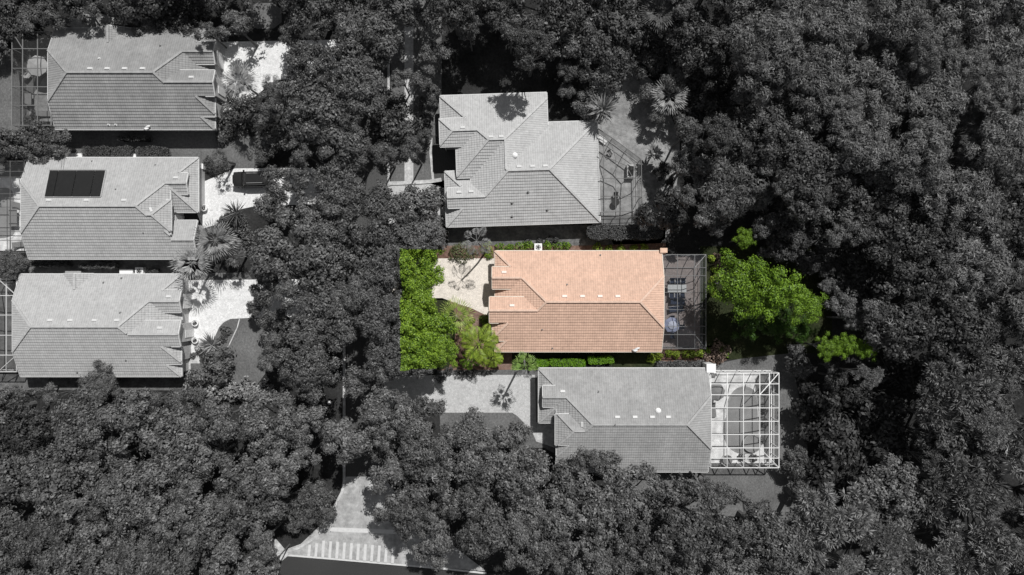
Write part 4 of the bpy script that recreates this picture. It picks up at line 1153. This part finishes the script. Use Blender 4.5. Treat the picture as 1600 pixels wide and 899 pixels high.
def region(x, y):
    if x > 1210 and y > 590 and x < 1440 and y < 800 and (x-1210)+(y-590) < 330: return 'dark'
    if y < 150 and 600 < x < 1010: return 'topmid'
    if y < 64 and x < 560: return 'topleft'
    if x > 1010 or (x > 960 and y < 130) :
        if y > 560: return 'lowright'
        return 'upright' if y < 330 and x > 1180 and (x-1180) > (y)*.9-60 else 'right'
    if y > 590: return 'lowleft' if x < 545 else 'lowmid'
    return 'street'
def clear_d(p):
    d = 1e9
    for c_ in CLR:
        if inside(p, c_): return -1
        d = min(d, dist(p, c_))
    return d
greens = [(h[0], h[1], h[2]) for h in HAND if h[4] in ('green', 'lot')]
for rmax, rmin, tries, sp in ((62, 50, 2500, .78), (54, 40, 3500, .74), (40, 26, 6000, .72), (27, 15, 9000, .74)):
    for _ in range(tries):
        p = (rp.uniform(-70, 1670), rp.uniform(-60, 960)); d = clear_d(p)
        if d < rmin*.92: continue
        r_ = min(rmax, d*1.08, rp.uniform(rmin, rmax)*1.05)
        ok = True
        for (x, y, q) in placed:
            if math.hypot(x-p[0], y-p[1]) < sp*(r_+q) if True else 0: ok = False; break
        if ok:
            for (x, y, q) in greens:
                if math.hypot(x-p[0], y-p[1]) < .95*(r_+q)+2 and q > 0 and p[0] > 620: ok = False; break
        if not ok: continue
        if -80 < p[0] < 1680: placed.append((p[0], p[1], r_)); auto.append((p[0], p[1], r_))
REG = {
 'dark': ('dark shaded tree', 'trees of the dark hollow right of the white pool cage', 'the dark hollow'),
 'topmid': ('grey oak', 'trees along the top edge above the large house', 'the trees above the large house'),
 'topleft': ('grey oak', 'trees along the top left edge', 'the top left edge'),
 'lowright': ('tufted grey pine', 'pines of the lower right woods', 'the lower right woods'),
 'upright': ('pale fine leaved tree', 'fine leaved trees of the upper right woods', 'the upper right woods'),
 'right': ('dark grey oak', 'oaks of the right hand woods', 'the middle right woods'),
 'lowleft': ('grey oak', 'oaks of the lower left woods', 'the lower left woods'),
 'lowmid': ('grey oak', 'oaks below the lower right house', 'the lower middle woods'),
 'street': ('grey street oak', 'oaks over the street between the driveways', 'the street trees'),
}
byreg = {}
for t in auto: byreg.setdefault(region(t[0], t[1]), []).append(t)
bares = {'lowleft': [(185,692),(240,745),(90,640)], 'lowmid': [(675,750),(1222,868)], 'right': [(1392,508),(1160,210),(1300,220)], 'upright': [(1295,70),(1420,110)], 'lowright': [(1570,700)], 'street': [(520,165)], 'topmid': [], 'topleft': [], 'dark': []}
for rg_, L in byreg.items():
    rows = {}
    for t in L: rows.setdefault(int((t[1]+60)//75), []).append(t)
    for ri, key in enumerate(sorted(rows)):
        for ci, t in enumerate(sorted(rows[key])):
            x, y, r_ = t
            kd, grp, where = REG[rg_]
            size = 'broad' if r_ > 48 else ('small' if r_ < 30 else 'middling')
            top = {'dark': 6.0, 'topmid': 10, 'topleft': 9, 'lowright': 13, 'upright': 13, 'right': 12, 'lowleft': 11, 'lowmid': 10.5, 'street': 10.5}[rg_]+rp.uniform(-1.3, 1.3)
            if r_ < 30: top -= 1.2+rp.uniform(0, 1.5)
            top = lit_top(x, y, r_, top)
            if top < 0: top = -top; r_ *= .85
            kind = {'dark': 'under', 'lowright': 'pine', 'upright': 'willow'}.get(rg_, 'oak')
            if rg_ == 'lowright' and (x < 1290 or rp.random() < .25): kind = 'oak'; kd = 'grey oak'
            if rg_ == 'right' and kind == 'oak' and r_ > 40 and rp.random() < .14: kind = 'willow'; kd = 'pale fine leaved tree'
            if rg_ in ('lowleft', 'lowmid') and kind == 'oak' and r_ > 40 and rp.random() < .18: kind = 'dark_oak'; kd = 'darker grey oak'
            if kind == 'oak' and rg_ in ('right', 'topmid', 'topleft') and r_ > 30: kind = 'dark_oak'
            if kind == 'oak' and rg_ == 'street' and 560 < x < 720 and 380 < y < 600: kind = 'lot'
            name = {'pine': 'pine_tree', 'willow': 'willow_tree', 'under': 'oak_tree'}.get(kind, 'oak_tree')
            br_ = None
            for b_ in bares[rg_]:
                if math.hypot(b_[0]-x, b_[1]-y) < r_*.6: br_ = b_
            lab = f'{size} {kd}, {ORD[min(ci,19)]} from left in {ORD[min(ri,19)]} row of {where}'
            if len(lab.split()) > 16: print('LONG', lab)
            tree(x, y, r_*(1.12 if clear_d((x, y)) > r_*1.25 else .98), top, lab, grp, kind, name, br_)
print('TREES', len(auto)+len(HAND))

# ---------------------------------------------------------------- palms
def fan_palm_mesh(seed, n, R, nb=8, droop=.5, mat=None, fan=.95, bw=.075):
    rg = np.random.default_rng(seed); C_ = []; T = []; Nn = []; L = []; Wd = []
    for i in range(n):
        a = i*2.399+rg.uniform(-.2, .2); el = .15+.95*(i/n)**1.2 if i < n*.7 else rg.uniform(-.25, .35)
        el = rg.uniform(-.15, .9)*(1 if i % 3 else .5)
        d = np.array([math.cos(a)*math.cos(el), math.sin(a)*math.cos(el), math.sin(el)])
        pl = R*rg.uniform(.2, .36); side = np.array([-math.sin(a), math.cos(a), 0]); up = np.cross(d, side)*-1
        if up[2] < 0: up = -up
        base = d*pl
        C_.append(d*pl*.5); T.append(d); Nn.append(up); L.append(pl*1.05); Wd.append(.05)
        for k in range(nb):
            th = (k/(nb-1)-.5)*2*.62
            dd = d*math.cos(th)+side*math.sin(th); ln = R*fan*.74*(1-.25*abs(th)/.62)*rg.uniform(.85, 1.05)
            dr = np.array([0, 0, -droop*(.35+.3*rg.uniform())])
            t1 = dd*1.0+dr*.4; t1 /= np.linalg.norm(t1); t2 = dd+dr*2.2; t2 /= np.linalg.norm(t2)
            nn = up+side*rg.uniform(-.35, .35)
            C_.append(base+t1*ln*.32+nn*rg.uniform(-.03,.03)); T.append(t1); Nn.append(nn); L.append(ln*.68); Wd.append(bw*1.5)
            C_.append(base+t1*ln*.6+t2*ln*.2); T.append(t2); Nn.append(nn+d*.3); L.append(ln*.45); Wd.append(bw)
    return quads('crown', np.array(C_), np.array(T), unit(np.array(Nn)), np.array(L), np.array(Wd), mat)
def feather_palm_mesh(seed, n, R, mat, nb=26, droop=1.0, el0=.9):
    rg = np.random.default_rng(seed); C_ = []; T = []; Nn = []; L = []; Wd = []
    for i in range(n):
        a = i*2.399+rg.uniform(-.25, .25); el = rg.uniform(.1, el0); p = np.zeros(3); Lf = R*rg.uniform(.8, 1.1); st = Lf/nb
        side = np.array([-math.sin(a), math.cos(a), 0])
        for k in range(nb):
            t = k/nb; e = el-droop*t*1.5
            d = np.array([math.cos(a)*math.cos(e), math.sin(a)*math.cos(e), math.sin(e)]); up = np.cross(d, side); up = up if up[2] > 0 else -up
            q = p+d*st
            C_.append((p+q)/2); T.append(d); Nn.append(up); L.append(st*1.3); Wd.append(.06*(1-t)+.02)
            if k > 3:
                ll = R*.30*math.sin(math.pi*min(1, t*.9+.12))
                for s_ in (-1, 1):
                    dd = d*.6+side*s_*.9+np.array([0, 0, -.18]); dd /= np.linalg.norm(dd)
                    C_.append(q+dd*ll*.5); T.append(dd); Nn.append(up+side*s_*.3+rg.normal(size=3)*.15); L.append(ll*rg.uniform(.85, 1.1)); Wd.append(.08)
            p = q
    return quads('crown', np.array(C_), np.array(T), unit(np.array(Nn)), np.array(L), np.array(Wd), mat)
def spiky_mesh(seed, n, R, mat, wd=.09, flat=.2, top=1.1):
    rg = np.random.default_rng(seed); a = rg.uniform(0, 6.28, n); e = rg.uniform(flat, top, n)
    d = np.stack([np.cos(a)*np.cos(e), np.sin(a)*np.cos(e), np.sin(e)], 1); L = R*rg.uniform(.75, 1.1, n)
    nn = unit(np.stack([-np.cos(a)*np.sin(e), -np.sin(a)*np.sin(e), np.cos(e)], 1)+rg.normal(size=(n, 3))*.25)
    return quads('crown', d*L[:, None]*.5, d, nn, L, np.full(n, wd), mat)
def palm(px, py, top, me, label, rt=.14, bark=None, lean=(0, 0), name='palm_tree', group='palms in the gardens'):
    c = P(px, py, top); o = empty(name, (c.x+lean[0], c.y+lean[1], 0)); tag(o, label, 'palm tree', group)
    cr = bpy.data.objects.new('crown', me); C.objects.link(cr); cr.parent = o; cr.location = (-lean[0], -lean[1], top)
    mb = MB(); L_ = Vector((-lean[0], -lean[1], 0))
    mb.tube([(0,0,-.05), L_*.25+Vector((0,0,top*.4)), L_*.65+Vector((0,0,top*.75)), L_+Vector((0,0,top))], [rt*1.3, rt, rt*.95, rt*.9], 9)
    mb.build('trunk', bark or M['palm_bark'], o, True)
    return o
palm(375,127,7.6, fan_palm_mesh(1, 20, 2.5, mat=M['palm'], bw=.085), 'grey fan palm standing over the dappled driveway at the top left house')
palm(425,132,6.5, fan_palm_mesh(2, 12, 1.5, mat=M['palm'], bw=.085), 'small grey fan palm at the street side of the top left driveway')
palm(344,247,4.2, fan_palm_mesh(3, 12, 1.25, mat=M['hedge_dark'], bw=.06), 'thin dark palm above the pale driveway of the solar roof house')
palm(336,376,5.2, fan_palm_mesh(4, 19, 2.9, mat=M['palm'], bw=.085), 'large grey fan palm beside the front corner of the solar roof house')
palm(301,411,5.8, fan_palm_mesh(5, 18, 2.7, mat=M['palm'], bw=.085), 'grey fan palm overhanging the lower eave of the solar roof house')
palm(366,398,4.0, fan_palm_mesh(6, 11, 1.7, mat=M['hedge'], bw=.1), 'darker fan palm under the street oaks below the solar roof driveway')
palm(369,334,1.6, spiky_mesh(7, 110, 2.0, M['hedge'], .09), 'dark star shaped cycad at the lower edge of the pale driveway', rt=.2, name='cycad')
palm(333,540,1.6, spiky_mesh(8, 90, 2.1, M['palm'], .13), 'pale star shaped agave beside the lower left lawn', rt=.2, name='agave')
palm(713,493,3.6, fan_palm_mesh(9, 20, 2.5, nb=7, mat=M['palm_green'], bw=.06), 'bright green fan palm below the cream driveway', bark=M['palm_bark_warm'], lean=(.15,-.9))
palm(748,538,4.4, feather_palm_mesh(10, 20, 2.9, M['yellow_green'], nb=22), 'yellow green feather palm beside the lower front corner of the peach house', rt=.09, bark=M['palm_bark_warm'])
palm(770,560,2.4, feather_palm_mesh(20, 9, 1.8, M['yellow_green']), 'small yellow green feather palm tucked under the peach eave', rt=.07, bark=M['palm_bark_warm'])
palm(735,562,2.2, feather_palm_mesh(21, 8, 1.8, M['green'],), 'small green feather palm at the bottom edge of the coloured garden', rt=.07, bark=M['palm_bark_warm'])
palm(820,571,8.2, fan_palm_mesh(11, 13, 1.9, mat=M['palm_lot'], bw=.085, droop=.7), 'tall fan palm, green above and dark grey below, between the peach house and paved driveway', rt=.13)
palm(745,377,7.0, feather_palm_mesh(12, 8, 2.2, M['palm'], nb=14), 'thin grey feather palm between the large house and the cream driveway', rt=.11, lean=(.8,-.8))
palm(1046,150,4.0, fan_palm_mesh(13, 22, 2.6, mat=M['palm'], bw=.1), 'broad grey fan palm at the right side of the pale lawn')
palm(942,172,4.5, spiky_mesh(14, 170, 2.1, M['palm'], .16, 0, 1.3), 'spiky pale grey palm against the upper right corner of the large roof', rt=.2)
palm(1030,20,8.0, fan_palm_mesh(15, 22, 2.4, mat=M['hedge'], bw=.1), 'grey fan palm at the top edge right of centre')
palm(1012,60,4.5, spiky_mesh(16, 120, 1.9, M['hedge'], .1), 'spiky grey palm above the pale lawn')
palm(1022,240,2.2, spiky_mesh(17, 70, 1.4, M['palm'], .3, 0, 1.2), 'broad leaved pale plant right of the slanted cage corner', rt=.1, name='banana_plant')

# ---------------------------------------------------------------- hedges and shrubs
def hedge(label, x0, x1, y0, y1, h, mat, n=None, group=None, ll=.13, name='hedge', cat='hedge'):
    a = P(x0, y0, h); b = P(x1, y1, h); c = (a+b)/2; sx, sy = abs(b.x-a.x), abs(b.y-a.y)
    o = empty(name, (c.x, c.y, 0)); tag(o, label, cat, group)
    n = n or int((sx*sy+.5*(sx+sy)*h)*260)
    me_ = leafblob(n, 1, 1, ll, seed=int(x0+y0), box=(sx, sy, h)); bush_mesh_obj('foliage', me_, M[mat], o, (0,0,0))
    mb = MB(); 
    for k in range(max(2, int(sx/.8))):
        xx = -sx/2+sx*(k+.5)/max(2, int(sx/.8)); mb.tube([(xx,0,0),(xx+.05,.03,h*.5),(xx-.04,0,h*.85)], [.04,.03,.01], 5)
    mb.box(-sx*.44, sx*.44, -sy*.4, sy*.4, .05, h*.86)
    mb.build('stems', M['twigs'], o)
def bush(label, px, py, r, h, mat, n=260, ll=.2, group=None, name='shrub'):
    c = P(px, py, h*.7); o = empty(name, (c.x, c.y, 0)); tag(o, label, 'shrub', group)
    me_ = leafblob(n, r, h, ll, seed=int(px*3+py)); bush_mesh_obj('foliage', me_, M[mat], o, (0,0,.05))
    mb = MB()
    for k in range(5): a = k*1.26; mb.tube([(0,0,0),(r*.3*math.cos(a),r*.3*math.sin(a),h*.4),(r*.6*math.cos(a),r*.6*math.sin(a),h*.75)],[.04,.03,.01],5)
    mb.build('stems', M['twigs'], o)
M['twigs'] = plain('dark_twigs', g(.02), .95, .05, var=.3)
G1 = 'clipped hedges above the solar roof house'
hedge('clipped grey hedge, leftmost of three above the solar roof', 128, 171, 229, 246, .9, 'hedge', group=G1)
hedge('clipped grey hedge, middle of three above the solar roof', 173, 207, 229, 246, .9, 'hedge', group=G1)
hedge('clipped grey hedge, rightmost of three above the solar roof', 212, 262, 229, 246, .9, 'hedge', group=G1)
hedge('low grey hedge in the shade below the top left roof', 182, 230, 212, 219, 1.3, 'hedge')
G2 = 'shaded hedges below the solar roof house'
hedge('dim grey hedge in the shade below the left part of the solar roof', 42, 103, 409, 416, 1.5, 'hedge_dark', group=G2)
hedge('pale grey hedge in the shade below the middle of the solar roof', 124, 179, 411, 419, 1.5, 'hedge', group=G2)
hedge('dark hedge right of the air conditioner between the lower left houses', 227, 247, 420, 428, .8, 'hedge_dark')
G3 = 'lime green hedges below the peach house'
hedge('lime green hedge right of the tall fan palm, shortest of three', 838, 857, 561, 573, 1.2, 'lime', group=G3)
hedge('long lime green hedge in the middle below the peach roof', 859, 915, 561.5, 573, 1.35, 'lime', group=G3)
hedge('bright rounded lime green hedge, rightmost below the peach roof', 919, 959, 557.5, 569, 1.4, 'lime', group=G3)
hedge('long grey hedge directly above the worn grey roof', 1027, 1105, 565, 578, 1.0, 'hedge', ll=.2)
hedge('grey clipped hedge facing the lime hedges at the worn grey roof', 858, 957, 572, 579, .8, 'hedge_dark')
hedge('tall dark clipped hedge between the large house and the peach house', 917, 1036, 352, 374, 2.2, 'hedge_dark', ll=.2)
rr = random.Random(5)
cnt = 0
def row(label, pts, r, h, mat, group, ll=.2, n=200):
    nn = len(pts)
    for i, (x, y) in enumerate(pts):
        bush(f'{label}, {ORD[i]} from the left', x+rr.uniform(-1.5, 1.5), y+rr.uniform(-1.5, 1.5), r*rr.uniform(.8, 1.2), h*rr.uniform(.8, 1.2), mat, n, ll, group)
row('small green shrub along the upper eave of the peach house', [(782,387),(796,386),(812,386),(826,384),(857,385),(872,386),(886,385)], .65, .8, 'green', 'green shrubs above the peach roof')
row('low green shrub between the dark hedge and peach roof', [(935,388),(953,388),(972,388),(990,389),(1008,388)], .55, .6, 'yellow_green', 'shrubs below the dark hedge')
row('dark shrub row by the grey side path of the large house', [(826,378),(842,377),(858,377),(868,374)], .5, .6, 'hedge_dark', 'dark shrubs by the side path')
row('green shrub below the bronze patio cage', [(1046,552),(1058,553),(1071,552),(1083,553),(1094,552)], .6, .7, 'yellow_green', 'shrubs below the bronze cage')
row('small green shrub at the lower right corner of the peach roof', [(1020,562),(1030,556)], .55, .7, 'yellow_green', 'corner shrubs of the peach house')
row('pinkish shrub at the lower right corner of the bronze cage', [(1104,556),(1114,549),(1122,540),(1130,552),(1138,545),(1112,562),(1124,562)], .75, 1.0, 'croton', 'pinkish shrubs by the bronze cage', .26, 150)
row('green shrub among the pinkish shrubs', [(1108,548),(1128,545),(1135,553)], .5, 1.0, 'green', 'green shrubs by the bronze cage', .22, 90)
row('pale shrub on the right hand edge of the bronze cage', [(1114,405),(1117,420),(1118,438),(1116,455)], .5, .7, 'yellow_green', 'shrubs right of the bronze cage')
row('pinkish brown shrub right of the bronze cage', [(1121,400),(1123,414),(1124,430)], .45, .9, 'croton', 'brown shrubs right of the bronze cage', .24, 100)
bush('olive shrub above the cream driveway', 718, 395, 1.35, 1.3, 'olive', 700, .2)
bush('light green ground shrub between the driveway and peach roof corner', 760, 389, .9, .5, 'yellow_green', 300, .15)
bush('small olive shrub left of the peach roof corner', 738, 396, .8, .6, 'olive', 260, .15)
bush('green shrub left of the peach garage gable', 764, 400, .5, .6, 'green', 160, .16)
bush('olive green round shrub between green oaks and the fan palm trunk', 697, 519, 1.0, .9, 'olive', 500, .16)
bush('small green shrub beside the entry gable of the peach house', 757, 500, .7, .8, 'green', 260, .18)
bush('low yellow green shrub below the fan palm', 733, 503, .7, .6, 'yellow_green', 220, .18)
bush('low green shrub at the lower left of the fan palm', 728, 525, .55, .5, 'green', 160, .18)
row('round clipped grey shrub above the pale driveway', [(325,252),(329,262),(338,267),(352,258)], .75, .8, 'hedge_dark', 'clipped shrubs above the pale driveway', .14, 420)
row('grey leafy shrub between the solar roof driveway and palms', [(348,345),(352,360),(360,372),(375,360),(384,378),(372,352)], 1.0, 1.4, 'hedge', 'leafy shrubs below the pale driveway', .3, 260)
row('grey shrub in the bed beside the lower left lawn', [(352,518),(347,530),(320,556),(312,548)], .7, .7, 'hedge', 'shrubs in the lawn side bed', .2, 220)
row('grey shrub in the dappled bed of the top left driveway', [(362,150),(372,165),(385,160),(352,172),(365,185),(345,190),(388,180),(378,196),(360,205),(346,215)], 1.1, 1.2, 'hedge', 'shrubs of the top left bed', .3, 260)
row('grey leafy shrub below the lower left lawn', [(300,612),(318,616),(337,612),(356,616),(374,612),(392,616),(410,613)], 1.3, 2.2, 'palm', 'leafy shrubs below the lower left lawn', .4, 240)
row('dark shrub under the street oak beside the large house', [(678,300),(684,312),(672,330),(686,345)], .9, 1.1, 'hedge_dark', 'shrubs beside the large house', .22, 260)
row('grey shrub in the shade left of the tall fan palm', [(700,580),(718,583),(738,582),(686,590)], .7, .6, 'hedge_dark', 'shrubs above the paved driveway', .2, 180)
row('small grey shrub inside the white pool cage', [(1195,612),(1197,640),(1196,662),(1190,690),(1160,716),(1178,718)], .55, .7, 'hedge', 'plants inside the white pool cage', .2, 160)
row('grey shrub on the lawn below the white pool cage', [(1080,757),(1105,760),(1130,768),(1155,778)], .9, 1.0, 'hedge', 'shrubs below the white pool cage', .25, 260)
row('dark bush under the upper cage wall of the top left patio', [(44,188),(52,180)], .7, .8, 'hedge_dark', 'bushes in the top left patio', .2, 180)
pot('round white pot beside the upper garage door of the lower left house', 304, 505)
pot('round white pot beside the lower garage door of the lower left house', 304, 532)
pot('round white pot on the pale driveway of the solar roof house', 318, 325)
bush('tiny potted palm shrub right of the white path at the lower left house', 300, 556, .4, .5, 'hedge', 100, .2)

# ---------------------------------------------------------------- parked car
def car():
    c = P(396, 282, 0); o = empty('parked_car', (c.x, c.y, 0), math.radians(1)); tag(o, 'black SUV parked on the pale driveway, its far end under the street trees', 'car')
    # body: sections along x (front at -x): (x, halfwidth, zlow, zhigh)
    secs = [(-2.32,.62,.45,.72),(-2.25,.82,.3,.86),(-2.0,.93,.25,.98),(-1.2,.96,.24,1.06),(-.9,.96,.24,1.08),(0,.97,.24,1.1),(1.4,.96,.24,1.1),(2.1,.93,.28,1.08),(2.28,.85,.34,1.0),(2.34,.7,.5,.9)]
    def loft(secs, crown=.06, tum=0.0):
        vs = []; fs = []; m = 12
        for (x, w_, a, b) in secs:
            prof = [(-w_*.9,a),(-w_,a+.12),(-w_,a+(b-a)*.6),(-w_*(.97-tum),b-.06),(-w_*(.88-tum),b),(-w_*.4,b+crown*.8),(w_*.4,b+crown*.8),(w_*(.88-tum),b),(w_*(.97-tum),b-.06),(w_,a+(b-a)*.6),(w_,a+.12),(w_*.9,a)]
            vs += [(x, y, z) for y, z in prof]
        for i in range(len(secs)-1):
            for k in range(m): fs.append((i*m+k, i*m+(k+1) % m, (i+1)*m+(k+1) % m, (i+1)*m+k))
        fs.append(tuple(range(m))[::-1]); fs.append(tuple((len(secs)-1)*m+k for k in range(m)))
        return vs, fs
    v, f = loft(secs); b = mesh_obj('body', v, f, M['carpaint'], o, True)
    v, f = loft([(-1.05,.86,1.05,1.12),(-.45,.80,1.06,1.58),(0,.8,1.06,1.64),(1.5,.78,1.06,1.62),(2.0,.76,1.06,1.5),(2.2,.8,1.04,1.12)], .03, .06); mesh_obj('windows', v, f, M['glass'], o, True)
    mb = MB(); mb.box(-.35, 1.85, -.62, .62, 1.665, 1.70); mb.build('roof', M['carpaint'], o)
    for s in (-1, 1):
        mb = MB(); mb.bar((-.2, s*.6, 1.76), (1.7, s*.6, 1.76), .04); mb.bar((-.2,s*.6,1.7),(-.2,s*.6,1.77),.04); mb.bar((1.7,s*.6,1.7),(1.7,s*.6,1.77),.04); mb.build('roof_rail', M['metal'], o)
        mb = MB(); mb.box(-2.27, -2.08, s*.68-.14, s*.68+.14, .80, .93); mb.build('headlight', M['chrome'], o)
        mb = MB(); mb.box(-.85, -.68, s*1.02-.1, s*1.02+.1, 1.05, 1.2); mb.build('mirror', M['carpaint'], o)
        for x in (-1.45, 1.45):
            mb = MB(); n = 18
            pr = [(.36,-.11),(.36,.11)]
            vs = [(x+.36*math.cos(2*math.pi*k/n), s*.86+d, .36+.36*math.sin(2*math.pi*k/n)) for d in (-.12, .12) for k in range(n)]
            fs = [(k, (k+1) % n, n+(k+1) % n, n+k) for k in range(n)]+[tuple(range(n))[::-1], tuple(range(n, 2*n))]
            wh = mesh_obj('wheel', vs, fs, M['black'], o)
            vs = [(x+.22*math.cos(2*math.pi*k/n), s*(.86+.125)+d, .36+.22*math.sin(2*math.pi*k/n)) for d in (-.005, .005) for k in range(n)]
            mesh_obj('rim', vs, fs, M['metal'], wh)
car()
# street sign and lamps visible in gaps at the kerb
def lamp(px, py, label):
    c = P(px, py, 3.2); o = empty('street_lamp', (c.x, c.y, 0)); tag(o, label, 'street lamp')
    mb = MB(); mb.lathe([(.14,0),(.12,.3),(.05,.35),(.04,3.0)], 10); mb.build('pole', M['black'], o)
    mb = MB(); mb.lathe([(.1,3.0),(.2,3.15),(.22,3.4),(.1,3.52),(.03,3.56)], 12); mb.build('lantern', M['white'], o, True)
lamp(515, 629, 'street lamp with a pale round head in the gap between the lower trees')
